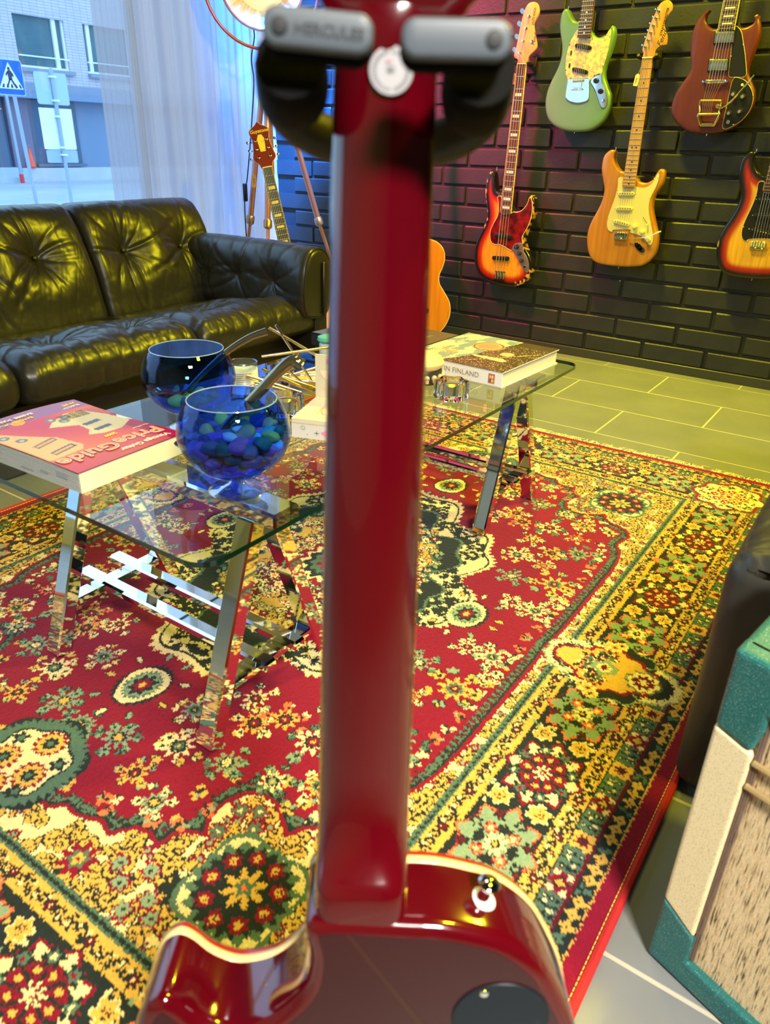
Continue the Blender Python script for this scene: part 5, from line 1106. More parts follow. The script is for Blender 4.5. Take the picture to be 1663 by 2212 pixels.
ladle([(.712, .792, T0 + .076), (.722, .774, T0 + .105), (.742, .735, T0 + .150), (.762, .705, T0 + .188), (.775, .690, T0 + .202), (.782, .680, T0 + .196)], (.694, .800, T0 + .082), math.radians(125), 'smoky acrylic ladle with a hooked tip resting in the front blue bowl', .0088)
ladle([(.878, 1.040, T0 + .068), (.893, 1.012, T0 + .100), (.918, .975, T0 + .140), (.945, .945, T0 + .165), (.965, .918, T0 + .178)], (.862, 1.062, T0 + .070), math.radians(120), 'smoky acrylic ladle leaning out of the rear blue bowl', .0060)
SG_ = [('teal', (.05, .42, .38)), ('dark blue', (.01, .04, .16)), ('pink', (.62, .16, .34)), ('lime green', (.55, .68, .10)), ('white', (.70, .76, .74)), ('purple', (.26, .12, .42)), ('grey', (.14, .17, .22)), ('amber', (.62, .45, .16)), ('sky blue', (.16, .55, .85)), ('dark green', (.03, .17, .11))]
smesh = {}
def pebble(cx, cy, cz, s, kind, where, grp, seed):
    rr = random.Random(seed); key = (kind, seed % 3)
    if key not in smesh:
        bm = bmesh.new(); bmesh.ops.create_icosphere(bm, subdivisions=3, radius=1)
        for v in bm.verts: q = v.co.copy(); v.co = q * (1 + .30 * mnoise.noise(q * 1.1 + Vector((seed, 3, 1))) + .10 * mnoise.noise(q * 2.7 + Vector((1, seed, 1))))
        me = bpy.data.meshes.new('pebble'); bm.to_mesh(me); bm.free(); me.shade_smooth()
        c = dict(SG_)[kind]; me.materials.append(mat('sea glass ' + kind, c, .5, bump=(300, .3, .0004), noise=(70, .3, tuple(min(1, q * 1.6 + .02) for q in c)), emit=None)); smesh[key] = me
    o = bpy.data.objects.new('pebble', smesh[key]); COL.objects.link(o); o.location = (cx, cy, cz); o.rotation_euler = (rr.uniform(-.5, .5), rr.uniform(-.5, .5), rr.uniform(0, 6)); o.scale = (s * rr.uniform(1.0, 1.4), s * rr.uniform(.8, 1.1), s * rr.uniform(.65, .9))
    return tag(o, 'small %s pebble %s' % (kind, where), 'pebble', grp + ', ' + kind)
def fill(bx, by, N, s0, s1, top, where, grp, kinds, seed):
    rr = random.Random(seed); L_ = []
    zc = .092
    for k in range(N * 30):
        s = rr.uniform(s0, s1) * (1 - .2 * len(L_) / N); best = None
        for _ in range(50):
            a, r = rr.uniform(0, 2 * PI), .075 * math.sqrt(rr.random()); x, y = r * math.cos(a), r * math.sin(a); q = .079 - s * 1.05
            if r > q * .98: continue
            z = zc - math.sqrt(max(0, q * q - r * r)) * .70 + .002
            for (X, Y, Z, R) in L_:
                dd = math.hypot(X - x, Y - y); m_ = (R + s) * .86
                if dd < m_: z = max(z, Z + math.sqrt(m_ * m_ - dd * dd))
            if best is None or z < best[2]: best = (x, y, z)
        if best and best[2] < top: L_.append((*best, s))
        if len(L_) >= N: break
    for k, (x, y, z, s) in enumerate(L_): pebble(bx + x, by + y, T0 + z, s, kinds[rr.randrange(len(kinds))], where, grp, seed * 100 + k)
fill(.725, .765, 58, .0115, .0185, .094, 'inside the front blue glass bowl', 'pebbles in the front blue bowl', ['teal', 'dark blue', 'pink', 'lime green', 'white', 'purple', 'grey', 'dark blue', 'amber', 'sky blue', 'dark green', 'grey', 'purple'], 5)
fill(.880, 1.035, 12, .011, .0145, .075, 'inside the rear blue glass bowl', 'pebbles in the rear blue bowl', ['lime green', 'lime green', 'teal', 'dark green', 'grey', 'lime green'], 9)

# gift box with upright lid
m_card = mat('cream card', (.62, .56, .40), .6); m_cardw = mat('off white card', (.60, .59, .54), .6); m_pk = mat('pink print', (.85, .25, .42), .6); m_gd = mat('gold print', (.85, .55, .15), .5); m_ink = mat('grey ink print', (.15, .17, .2), .6); m_pch = mat('peach print', (.88, .66, .48), .6)
t = thing('gift_box', 'open cream gift box with pink printed shapes and an upright lid', 'box', loc=(.948, .852, T0), rz=math.radians(20))
W2, L2, H2 = .130, .150, .036       # depth +x, length -y
f_ = MB().box((W2 / 2, -L2 / 2, H2 / 2 - .004), (W2, L2, H2 - .008)); f_.build('tray', m_cardw, t, smooth=False)
ol_o = rrect(W2, L2, .001, 1, W2 / 2, -L2 / 2); ol_i = rrect(W2 - .052, L2 - .064, .012, 5, W2 / 2 + .004, -L2 / 2)
ins = MB(); N_ = len(ol_i)
bmx = bmesh.new()
def frame_plate(o, i, z0, z1):
    r = geometry.delaunay_2d_cdt([Vector(p) for p in o + i], [], [list(range(len(o))), list(range(len(o) + len(i) - 1, len(o) - 1, -1))], 2, 1e-6)
    V = []; F = []
    vv = [tuple(v) for v in r[0]]; fs = []
    for f in r[2]:
        c = np.mean([vv[k] for k in f], axis=0)
        if not inside(np.array([c]), np.array(i))[0]: fs.append(f)
    n = len(vv); V = [(x, y, z1) for x, y in vv] + [(x, y, z0) for x, y in vv]; F = [tuple(f) for f in fs] + [tuple(k + n for k in f[::-1]) for f in fs]
    a0 = n * 2; V += [(x, y, z) for z in (z0, z1) for x, y in i]; m = len(i); F += [(a0 + (k + 1) % m, a0 + k, a0 + m + k, a0 + m + (k + 1) % m) for k in range(m)]
    a0 = len(V); V += [(x, y, z) for z in (z0, z1) for x, y in o]; m = len(o); F += [(a0 + k, a0 + (k + 1) % m, a0 + m + (k + 1) % m, a0 + m + k) for k in range(m)]
    return MB().add(V, F)
frame_plate(ol_o, ol_i, H2 - .009, H2).build('tray_insert', m_card, t, smooth=False)
MB().lathe([(.001, .0), (.022, .001), (.026, .005), (.024, .009), (.015, .0125), (.0001, .0135)], 28, (W2 / 2 + .004, -.060, H2 - .012)).build('bath_bomb', mat('peach bath bomb', (.88, .58, .28), .8, bump=(600, .5, .001), noise=(150, .2, (.95, .72, .42))), t)
lid = MB().box((W2 + .002, -L2 / 2, H2 / 2 + .052), (.0035, L2, .100)).build('lid', m_card, t, smooth=False)
def star(R, r, n): return [((R if k % 2 == 0 else r) * math.cos(PI * k / n), (R if k % 2 == 0 else r) * math.sin(PI * k / n)) for k in range(2 * n)]
def onface(ol, cy, cz, m, par, face):   # thin print on the front of the tray (x=0) or of the lid
    x = -.0001 if face == 'front' else W2 - .0001
    mb = MB().plate(ol, 0, .0004); mb.v = [(x - v[2], cy - v[0], cz + v[1]) for v in mb.v]; mb.build('printed_shape', m, par, smooth=False)
onface(star(.0072, .0048, 10), -.028, .108, m_pk, lid, 'lid'); onface(circ(.0048, 16), -.030, .078, m_pk, lid, 'lid'); onface([(.018 * math.cos(a), .018 * math.sin(a)) for a in np.linspace(PI, 2 * PI, 14)], -.028, .090, m_pch, lid, 'lid'); onface(star(.005, .0012, 4), -.020, .055, m_gd, lid, 'lid')
for k in range(8): onface([(r * math.cos(k * PI / 4) + q * math.sin(k * PI / 4), r * math.sin(k * PI / 4) - q * math.cos(k * PI / 4)) for r, q in ((.0022, .0003), (.0052, .0003), (.0052, -.0003), (.0022, -.0003))], -.022, .020, m_ink, t, 'front')
onface(star(.0058, .0010, 4), -.048, .012, m_ink, t, 'front'); onface(star(.0040, .0010, 4), -.048, .012, m_ink, t, 'front'); onface([(.0115 * math.cos(a), .0115 * math.sin(a)) for a in np.linspace(PI + .4, 2 * PI + .4, 14)], -.066, .019, m_pk, t, 'front'); onface(circ(.0016, 8), -.050, .027, m_gd, t, 'front'); onface(circ(.0014, 8), -.030, .008, m_pk, t, 'front')

# metal straws lying criss-cross on a yellow dish
t = thing('dish', 'small yellow leaf shaped dish under the metal straws', 'dish', loc=(1.185, 1.01, T0), rz=-.5)
dd = MB(); V = []; F = []
for k, dz in ((0, 0), (1, .0025)):
    for i in range(9):
        for j in range(28): a = 2 * PI * j / 28; q = i / 8; V.append((.078 * q * math.cos(a) * (1 + .1 * math.cos(a)), .038 * q * math.sin(a), .001 + dz + .028 * q ** 2.2 + .006 * q * math.cos(2 * a)))
for k in range(2):
    for i in range(8):
        for j in range(28): f = (k * 252 + i * 28 + j, k * 252 + i * 28 + (j + 1) % 28, k * 252 + (i + 1) * 28 + (j + 1) % 28, k * 252 + (i + 1) * 28 + j); F.append(f if k else f[::-1])
for j in range(28): a = 224 + j; b = 224 + (j + 1) % 28; F.append((a, b, b + 252, a + 252))
dd.add([(x, y, z + .004 - .0) for x, y, z in V], F).build('bowl', mat('pale yellow glaze', (.82, .62, .26), .25, coat=.6), t)
m_gold = mat('gold metal straw', (.80, .62, .26), .18, metal=1.0); m_silv = mat('silver metal straw', (.85, .83, .86), .15, metal=1.0)
ST = [((1.09, 1.055, .505), (1.235, .945, .520), 0), ((1.125, 1.045, .565), (1.175, .985, .435), 1), ((1.115, 1.055, .560), (1.215, .945, .470), 1), ((1.075, 1.040, .485), (1.150, .975, .433), 0), ((1.10, 1.02, .500), (1.155, .985, .434), 1), ((1.07, 1.075, .442), (1.200, .975, .480), 0), ((1.105, 1.03, .470), (1.17, .945, .432), 0), ((1.06, 1.05, .460), (1.125, .99, .431), 1), ((1.09, 1.06, .458), (1.19, .94, .448), 1), ((1.11, 1.075, .452), (1.215, .97, .458), 1), ((1.20, .955, .440), (1.29, .935, .560), 0), ((1.135, .99, .432), (1.065, 1.075, .468), 0)]
SL = ['gold metal straw lying level across the top of the bundle', 'silver metal straw standing steepest in the bundle', 'silver metal straw crossing the steepest straw and running down to the gift box lid', 'gold metal straw with its raised end nearest the ladle hook', 'silver metal straw leaning down behind the hooked ladle tip',
      'long gold metal straw rising gently from left to right through the bundle', 'short gold metal straw leaning down in front of the yellow dish', 'silver metal straw lying lowest at the front left of the bundle', 'silver metal straw lying level over the middle of the yellow dish', 'silver metal straw resting across the rear of the yellow dish', 'gold metal straw standing up beside the red guitar neck', 'gold metal straw lying low at the far left of the bundle']
for k, (a, b_, c) in enumerate(ST):
    o = MB().tube([a, b_], .0030, 10).build('metal_straw', m_silv if c else m_gold); tag(o, SL[k], 'straw', 'crossed metal straws')
# jar with paper label
t = thing('glass_jar', 'squat glass jar with a printed white label behind the blue bowls', 'jar', loc=(1.085, 1.105, T0))
MB().lathe([(.0001, .001), (.026, .001), (.029, .004), (.030, .060), (.029, .066), (.027, .066), (.027, .060), (.026, .006), (.0001, .005)], 36).build('glass', tglass('jar glass', (.80, .85, .88)), t)
MB().lathe([(.0302, .004), (.0304, .052)], 36).build('label', mat('white label paper', (.78, .77, .70), .7), t, smooth=True)
for k in range(8): 
    for j, (a0, a1) in enumerate(((-2.9, -2.3), (-2.22, -1.8))): MB().tube([(.0307 * math.cos(a), .0307 * math.sin(a), .048 - k * .0042) for a in np.linspace(a0, a1 - .06 * ((k * 7) % 3), 6)], .0005, 4).build('text_line', m_ink, t)
for k in range(8): a = -1.95 + k * .035; MB().tube([(.0307 * math.cos(a), .0307 * math.sin(a), .006), (.0307 * math.cos(a), .0307 * math.sin(a), .014)], .0003 + .0002 * (k % 3), 4).build('barcode_bar', m_logo, t)
MB().lathe([(.0001, .006), (.0255, .006), (.0255, .030), (.0001, .031)], 24).build('wax', mat('dark wax', (.06, .07, .10), .4), t)
MB().tube([(.0295 * math.cos(a), .0295 * math.sin(a), .066) for a in np.linspace(0, 2 * PI, 37)], .0014, 6, caps=False).build('rim', mat('dark jar rim', (.05, .05, .06), .2, coat=1), t)
def tealight(x, y, label, rz=0, flute=True):
    t = thing('candle_holder', label, 'candle holder', loc=(x, y, T0), rz=rz)
    ol_ = [((.034 + .0035 * math.cos(6 * a)) * math.cos(a), (.034 + .0035 * math.cos(6 * a)) * math.sin(a)) for a in np.linspace(0, 2 * PI, 60, endpoint=False)]
    MB().add([(a * s, b_ * s, z) for s, z in ((.90, .0004), (1, .004), (1, .036), (.94, .040), (.66, .040), (.64, .012), (.001, .010)) for a, b_ in ol_], [(i * 60 + k, i * 60 + (k + 1) % 60, (i + 1) * 60 + (k + 1) % 60, (i + 1) * 60 + k) for i in range(6) for k in range(60)] + [tuple(range(59, -1, -1))]).build('glass', mat('clear glass holder', (.96, 1, .98), .02, trans=1.0, ior=1.45), t)
    MB().lathe([(.0001, .0125), (.0190, .0125), (.0195, .030), (.0185, .0305)], 28).build('tin_cup', mat('aluminium cup', (.75, .75, .74), .3, metal=.9), t)
    c = MB().lathe([(.0001, .0130), (.0182, .0130), (.0182, .0275), (.015, .0268), (.0001, .0268)], 28).build('wax', mat('cream wax', (.88, .80, .52), .5), t); MB().tube([(0, 0, .0265), (.001, 0, .031)], .0006, 5).build('wick', m_logo, c)
tealight(1.330, .742, 'fluted clear glass tealight holder in front of the white book')
tealight(1.035, .945, 'clear glass tealight holder half hidden behind the front blue bowl', .3)
# books
def hardback(name, label, loc, rz, w, l, h, colf, spine_col, mcov=None, flip=False):
    t = thing(name, label, 'book', loc=loc, rz=rz)
    MB().box((w / 2 + .002, l / 2, h / 2), (w - .006, l - .010, h - .006)).build('page_block', m_paper if not flip else m_paper, t, smooth=False)
    nx, ny = 120, 110; V = [(w * i / nx, l * j / ny, h) for i in range(nx + 1) for j in range(ny + 1)]; cc = np.clip(colf(np.array([(v[0] / w, v[1] / l) for v in V])), 0, 1)
    F = [(i * (ny + 1) + j, (i + 1) * (ny + 1) + j, (i + 1) * (ny + 1) + j + 1, i * (ny + 1) + j + 1) for i in range(nx) for j in range(ny)]
    c = MB().add(V, F, [tuple(q) for q in cc.tolist()]).build('cover', mat('printed cover ' + name, attr=True, rough=.25 if not flip else .4, coat=.3), t, cols=True, smooth=False)
    b = MB().box((w / 2, l / 2, h - .0014), (w, l, .0026)).box((w / 2, l / 2, .0013), (w, l, .0026)).box((.0013 if not flip else .0013, l / 2, h / 2), (.0026, l, h)); b.build('boards', spine_col, t, smooth=False)
    return t, c
def porsche_cov(P):
    x, y = P[:, 0], P[:, 1]; n = len(P); c = np.zeros((n, 3))
    nz = np.array([mnoise.fractal(Vector((a * 5, b * 9, 0)), 1.0, 2.1, 4) for a, b in zip(x, y)]); nz2 = np.array([mnoise.noise(Vector((a * 30 + b * 12, b * 55 - a * 25, 4))) for a, b in zip(x, y)])
    sky = np.array([.26, .36, .36]); cl = np.array([.88, .78, .42]); br = np.array([.095, .062, .025])
    c[:] = sky; m = nz > .02; c[m] = cl; c = c * (1 + .18 * nz2[:, None])
    g = y < .60 - .24 * x + .05 * nz; c[g] = br * (1 + .5 * nz2[g][:, None])
    st = g & (np.abs(nz2) < .035) & (x < .85); c[st] = (.55, .42, .18)
    m = (np.hypot((x - .30), (y - .78) * .9) < .11) & (nz2 > 0); c[m] = (.62, .42, .15)
    for (cx, cy, r_, co_) in ((.66, .55, .155, (.50, .34, .14)), (.66, .55, .14, (.12, .08, .04)), (.66, .55, .128, (.62, .42, .20)), (.66, .55, .10, (.50, .30, .14)), (.52, .27, .065, (.70, .48, .22)), (.52, .27, .05, (.60, .50, .30))):
        m = np.hypot((x - cx), (y - cy) * 1.0) < r_; c[m] = co_
    m = inside(P, np.array([(.30, .48), (.34, .52), (.37, .22), (.32, .15), (.27, .18)])); c[m] = (.80, .60, .32)
    m = (np.abs(y - (.45 - .75 * (x - .15))) < .012) & (x > .15) & (x < .70) & (nz2 > -.2); c[m] = (.62, .46, .16)
    m = x < .07; c[m & ~g] = (.75, .70, .42)
    return c
w3, l3, h3 = .285, .262, .036
pb, pc = hardback('picture_book', 'thick white spined car picture book lying at the far end of the glass', (1.462, .690, T0), math.radians(-2.5), w3, l3, h3, porsche_cov, mat('white book board', (.86, .85, .80), .4))
m_gi = mat('grey spine ink', (.30, .28, .24), .6)
lettering('PORSCHE IN FINLAND', .0165, m_gi, pb, Matrix(((0, 0, -1, -.0004), (-1, 0, 0, .232), (0, 1, 0, h3 * .52), (0, 0, 0, 1))), ext=.0002, spacing=1.05)
e = MB().box((-.0004, .026, h3 / 2), (.0006, .016, .022)).build('publisher_mark', mat('orange red mark', (.55, .16, .08), .5), pb, smooth=False)
for q in range(4): MB().box((-.0009, .0235 + (q % 2) * .0055, h3 / 2 - .005 + (q // 2) * .009), (.0005, .004, .006)).build('mark_block', (m_yt, mat('blue mark', (.08, .12, .3), .5), m_wt, m_gd)[q], e, smooth=False)
lettering('PORSCHE IN FINLAND', .019, mat('pale cover ink', (.72, .66, .46), .5), pc, Matrix.Translation((.022, .226, h3 + .0005)), ext=.0001)
w4, l4, h4 = .245, .30, .034
ab, ac = hardback('art_book', 'large dark gold covered art book lying behind the white spined book', (1.478, .963, T0), math.radians(-3), w4, l4, h4, lambda P: np.tile(np.array([[.135, .095, .030]]), (len(P), 1)), mat('black cloth board', (.012, .014, .014), .5), flip=True)
lettering('THE ART OF', .0125, mat('gold foil lettering', (.85, .72, .30), .3, metal=.4), ac, Matrix.Translation((.190, .048, h4 + .0005)) @ Matrix.Rotation(PI, 4, 'Z'), ext=.0001, spacing=1.6)
lettering('GUITARS', .0125, MATS['gold foil lettering'], ac, Matrix.Translation((.195, .085, h4 + .0005)) @ Matrix.Rotation(PI, 4, 'Z'), ext=.0001, spacing=1.6) if 0 else None
MB().box((w4 - .004, l4 / 2 - .0, h4 / 2), (.004, l4 - .02, h4 - .008)).build('teal_endpaper', mat('teal endpaper', (.06, .38, .32), .6), ab, smooth=False)
# trinket tin with a ring of skulls and a pale cushion top
t = thing('trinket_tin', 'round black trinket tin ringed with tiny skulls under a cream woven cushion top', 'tin', loc=(1.405, .862, T0))
MB().lathe([(.0001, 0), (.044, 0), (.046, .003), (.045, .027), (.043, .030), (.0001, .030)], 40).build('tin_body', mat('dark tin', (.03, .03, .03), .4), t)
def cush(V): return V
mb = MB().lathe([(.0001, .030), (.040, .030), (.047, .036), (.049, .044), (.043, .055), (.028, .063), (.012, .066), (.0001, .0665)], 40); mb.v = [(x, y, z + .0012 * math.sin(x * 420) * math.sin(y * 420) * (z > .055)) for x, y, z in mb.v]; mb.build('cushion_top', mat('cream woven cushion', (.85, .66, .28), .7, bump=(300, .4, .001)), t)
m_sk2 = mat('bone skull', (.62, .45, .28), .55)
for k in range(16):
    a = 2 * PI * k / 16; c = Vector((.0465 * math.cos(a), .0465 * math.sin(a), .016)); R = Matrix.Rotation(a, 3, 'Z'); mb = MB()
    mb.lathe([(.0001, -.0065), (.0048, -.005), (.0066, 0), (.0058, .0042), (.003, .0065), (.0001, .0070)], 12, c[:]); mb.add([tuple(R @ Vector((x * .0045, y * .0036, z * .0035)) + c + R @ Vector((.002, 0, -.0062))) for x in (-1, 1) for y in (-1, 1) for z in (-1, 1)], [(0, 1, 3, 2), (4, 6, 7, 5), (0, 4, 5, 1), (2, 3, 7, 6), (0, 2, 6, 4), (1, 5, 7, 3)])
    o = mb.build('skull', m_sk2, t)
    for s in (-1, 1): MB().lathe([(.0001, 0), (.0015, .0003), (.0001, .0012)], 8, (c + R @ Vector((.0058, s * .0023, .0)))[:], rot=R @ ry(PI / 2)).build('eye_socket', m_logo, o)
# small bottle with teal cap, mostly behind the neck
t = thing('small_bottle', 'small pale bottle with a teal cap just left of the red guitar neck', 'bottle', loc=(1.440, 1.165, T0))
MB().lathe([(.0001, 0), (.020, 0), (.021, .004), (.021, .030), (.016, .036)], 24).build('bottle_body', mat('pale bottle', (.45, .55, .50), .2, coat=.5), t); MB().lathe([(.024, .036), (.026, .040), (.024, .047), (.010, .052), (.0001, .053)], 24).build('cap', mat('teal cap', (.10, .42, .34), .4), t)

# ================================================================ amplifier, armchair
def frame3(o, x, y, z): m = Matrix((Vector(x).normalized(), Vector(y).normalized(), Vector(z).normalized())).transposed().to_4x4(); m.translation = o; return m
ad = Vector((-.33, -.944, 0)).normalized(); adp = Vector((.985, -.17, 0)).normalized()
amp = thing('guitar_amplifier', 'teal and cream guitar amplifier with woven grille cut by the right edge', 'amplifier', loc=(.680, .046, 0))
m_teal = mat('teal flecked cloth', (.008, .115, .105), .45, coat=.25, noise=(800, .05, (.22, .42, .36), .13), bump=(800, .3, .0004))
m_cream2 = mat('cream flecked cloth', (.82, .70, .40), .6, noise=(800, .06, (.48, .36, .16), .10), bump=(900, .4, .0004))
AW, AH, AD = .50, .472, .24
def fc(s, z, d=0.0): return tuple(ad * s + adp * d + Vector((0, 0, z)))
def slab(poly, d0, d1, nm, m, par=amp, bev=0):   # polygon (s, z) on the front plane, between depths d0 and d1
    n = len(poly); V = [fc(s, z, d0) for s, z in poly] + [fc(s, z, d1) for s, z in poly]
    F = [tuple(range(n)), tuple(range(2 * n - 1, n - 1, -1))] + [(k, n + k, n + (k + 1) % n, (k + 1) % n) for k in range(n)]
    o = MB().add(V, F).build(nm, m, par, smooth=False); fixn(o)
    if bev:
        b = o.modifiers.new('bevel', 'BEVEL'); b.width = bev; b.segments = 3; b.limit_method = 'ANGLE'
    return o
slab([(0, 0.004), (AW, 0.004), (AW, AH), (0, AH)], .012, AD, 'cabinet', m_teal, bev=.008)
slab([(.0, .107), (.044, .084), (.044, .367), (.0, .375)], .0, .03, 'side_band', m_cream2, bev=.004)
slab([(AW, .107), (AW - .044, .084), (AW - .044, .367), (AW, .375)], .0, .03, 'side_band', m_cream2, bev=.004)
slab([(0, .004), (AW, .004), (AW, .1065), (AW - .046, .083), (AW - .046, .040), (.046, .040), (.046, .083), (0, .1065)], -.001, .03, 'lower_corner_band', m_teal, bev=.004)
slab([(0, .3755), (.042, .3675), (.048, .40), (.048, .414), (AW - .048, .414), (AW - .048, .40), (AW - .042, .3675), (AW, .3755), (AW, AH), (0, AH)], -.001, .03, 'upper_corner_band', m_teal, bev=.006)
m_grill = bpy.data.materials.new('woven wheat grille'); m_grill.use_nodes = True; nt = m_grill.node_tree; N = nt.nodes; L = nt.links; bs = N['Principled BSDF']; bs.inputs['Roughness'].default_value = .8
tc = N.new('ShaderNodeTexCoord'); mp = N.new('ShaderNodeMapping'); mp.inputs['Scale'].default_value = (640, 640, 42); L.new(tc.outputs['Object'], mp.inputs[0])
n1 = N.new('ShaderNodeTexNoise'); n1.inputs['Scale'].default_value = 1; n1.inputs['Detail'].default_value = 2; L.new(mp.outputs[0], n1.inputs[0])
r1 = N.new('ShaderNodeValToRGB'); e = r1.color_ramp.elements; e[0].position = .33; e[0].color = (.07, .045, .02, 1); e[1].position = .42; e[1].color = (.60, .45, .22, 1); q = e.new(.62); q.color = (.78, .62, .36, 1); q = e.new(.70); q.color = (.62, .33, .10, 1)
L.new(n1.outputs[0], r1.inputs[0]); mp2 = N.new('ShaderNodeMapping'); mp2.inputs['Scale'].default_value = (900, 900, 700); L.new(tc.outputs['Object'], mp2.inputs[0])
n2 = N.new('ShaderNodeTexNoise'); n2.inputs['Scale'].default_value = 1; L.new(mp2.outputs[0], n2.inputs[0]); mx = N.new('ShaderNodeMix'); mx.data_type = 'RGBA'; mx.blend_type = 'OVERLAY'; mx.inputs[0].default_value = .8
L.new(r1.outputs[0], mx.inputs[6]); L.new(n2.outputs[0], mx.inputs[7]); L.new(mx.outputs[2], bs.inputs['Base Color'])
bp_ = N.new('ShaderNodeBump'); bp_.inputs['Strength'].default_value = .6; bp_.inputs['Distance'].default_value = .001; L.new(n1.outputs[0], bp_.inputs['Height']); L.new(bp_.outputs[0], bs.inputs['Normal'])
slab([(.03, .03), (AW - .03, .03), (AW - .03, .43), (.03, .43)], .0095, .014, 'grille', m_grill)
for s in (.046, .0485, .051): MB().tube([fc(s, .045, .006), fc(s, .41, .006)], .0011, 5).build('grille_cord', mat('brown weave edge', (.18, .12, .09), .8), amp)
for z in (.357, .326): MB().tube([fc(.046, z, .004), fc(AW - .046, z, .004)], .0036, 8).build('trim_bar', mat('brass trim bar', (.62, .46, .20), .35, metal=.6), amp)
MB().tube([fc(.15, AH + .002, .1), fc(.17, AH + .025, .1), fc(.33, AH + .025, .1), fc(.35, AH + .002, .1)], .009, 8).build('handle', m_leather2, amp)
for s in (.05, AW - .05):
    for dd in (.04, AD - .04): MB().lathe([(.012, 0), (.010, .006)], 12, fc(s, 0, dd)).build('foot', m_blk, amp)

m_lea3 = mat('worn black leather', (.022, .021, .019), .42, bump=(240, .25, .0012), noise=(14, .3, (.040, .038, .028)))
arm_ch = thing('leather_armchair', 'black stitched leather armchair partly hidden behind the amplifier', 'armchair', loc=(0, 0, 0))
def rbox(c, d, r, nm, m, par, seg=4, puff=0.0):
    bm = bmesh.new(); bmesh.ops.create_cube(bm, size=1)
    for v in bm.verts: v.co = Vector((v.co.x * d[0], v.co.y * d[1], v.co.z * d[2]))
    bmesh.ops.bevel(bm, geom=bm.edges[:], offset=r, segments=seg, profile=.5, affect='EDGES')
    me = bpy.data.meshes.new(nm); bm.to_mesh(me); bm.free(); me.shade_smooth(); me.materials.append(m); o = bpy.data.objects.new(nm, me); COL.objects.link(o); o.location = c; o.parent = par
    return o
rbox((1.30, -.02, .211), (.66, .25, .410), .032, 'armrest', m_lea3, arm_ch)
rbox((1.30, -.38, .17), (.62, .52, .30), .03, 'seat_base', m_lea3, arm_ch)
rbox((1.36, -.38, .36), (.54, .49, .14), .05, 'seat_cushion', m_lea3, arm_ch)
rbox((1.72, -.38, .36), (.16, .80, .66), .05, 'backrest', m_lea3, arm_ch); rbox((1.30, -.76, .211), (.66, .22, .410), .03, 'armrest', m_lea3, arm_ch)
pp = [(2, 0)]; 
def cprof(): return [(.985, .405), (1.02, .425), (1.10, .436), (1.30, .438), (1.56, .43), (1.60, .40), (1.56, .37), (1.2, .365), (1.0, .37)]
mb, _ = pad([(-.135, .395), (-.128, .420), (-.10, .436), (-.03, .442), (.06, .436), (.095, .418), (.098, .395), (.07, .375), (-.02, .370), (-.11, .375)], .975, 1.60, [], 77, ns=110, nt=180, R=.04, wr=.0016)
fixn(mb.build('arm_cap', m_lea3, arm_ch, ang=180))
m_thr = mat('grey thread', (.16, .15, .13), .7)
st = MB()
for s, yy in ((1, .078), (-1, -.118)):
    z = .03
    while z < .38: st.tube([(.9715, yy, z), (.9715, yy, z + .004)], .0006, 4); z += .0062
z = -.10
while z < .07: st.tube([(.9705, z, .372), (.9705, z + .004, .372)], .0006, 4); z += .0062
o = st.build('stitching', m_thr, arm_ch, smooth=False); o['kind'] = 'stuff'

# ================================================================ tripod lamp, cord
m_cop = mat('copper tube', (.80, .34, .20), .28, metal=.75); m_cop2 = mat('brass collar', (.55, .30, .14), .3, metal=.8)
lamp = thing('floor_lamp', 'copper tripod searchlight floor lamp in the corner behind the sofa', 'lamp', loc=(3.0, 2.77, 0))
ap_ = Vector((0, 0, 1.21))
for fx, fy in ((-.05, .245), (.31, -.27), (-.215, -.125)):
    f = Vector((fx, fy, .006)); k = ap_.lerp(f, .56); d0 = (f - ap_).normalized()
    lg = MB().tube([ap_ + Vector((fx, fy, 0)) * .08, k], .0145, 12).build('leg', m_cop, lamp)
    MB().tube([k, f], .0095, 10).build('lower_tube', m_cop, lg); MB().tube([k - d0 * .02, k - d0 * .012, k + d0 * .018, k + d0 * .026], [.016, .021, .021, .013], 12).build('collar', m_cop2, lg); MB().tube([f + Vector((0, 0, .02)), f], [.012, .013], 10).build('rubber_foot', m_blk, lg)
MB().tube([(0, 0, 1.24), (0, 0, .74)], .0125, 12).build('centre_column', m_cop, lamp); MB().tube([(0, 0, 1.15), (0, 0, 1.16), (0, 0, 1.20), (0, 0, 1.21)], [.022, .030, .030, .022], 14).build('hub', mat('dark hub', (.05, .025, .02), .4), lamp)
hn = Vector((-.70, -.66, -.12)).normalized(); hx = Vector((0, 0, 1)).cross(hn).normalized(); hy = hn.cross(hx)
HM = frame3((0, .02, 1.545), hx, hy, hn)
hd = bpy.data.objects.new('lamp_head', None); COL.objects.link(hd); hd.parent = lamp; hd.matrix_local = HM
o = MB().lathe([(.0001, -.15), (.10, -.14), (.165, -.09), (.188, .0), (.192, .02), (.184, .02), (.180, .0), (.158, -.085), (.0001, -.13)], 48).build('housing', m_cop, hd)
rf = MB(); nr_ = 96; V = []; F = []
for i, (r, z) in enumerate(((.180, .010), (.160, -.012), (.135, -.030), (.112, -.038))):
    for k in range(nr_): a = 2 * PI * k / nr_; V.append((r * math.cos(a), r * math.sin(a), z + (.004 if k % 4 < 2 else 0)))
F = [(i * nr_ + k, (i + 1) * nr_ + k, (i + 1) * nr_ + (k + 1) % nr_, i * nr_ + (k + 1) % nr_) for i in range(3) for k in range(nr_)]
rf.add(V, F).build('ribbed_reflector', mat('warm ribbed reflector', (.40, .27, .12), .35, metal=.2, emit=((1.0, .66, .28), .45)), hd, smooth=False)
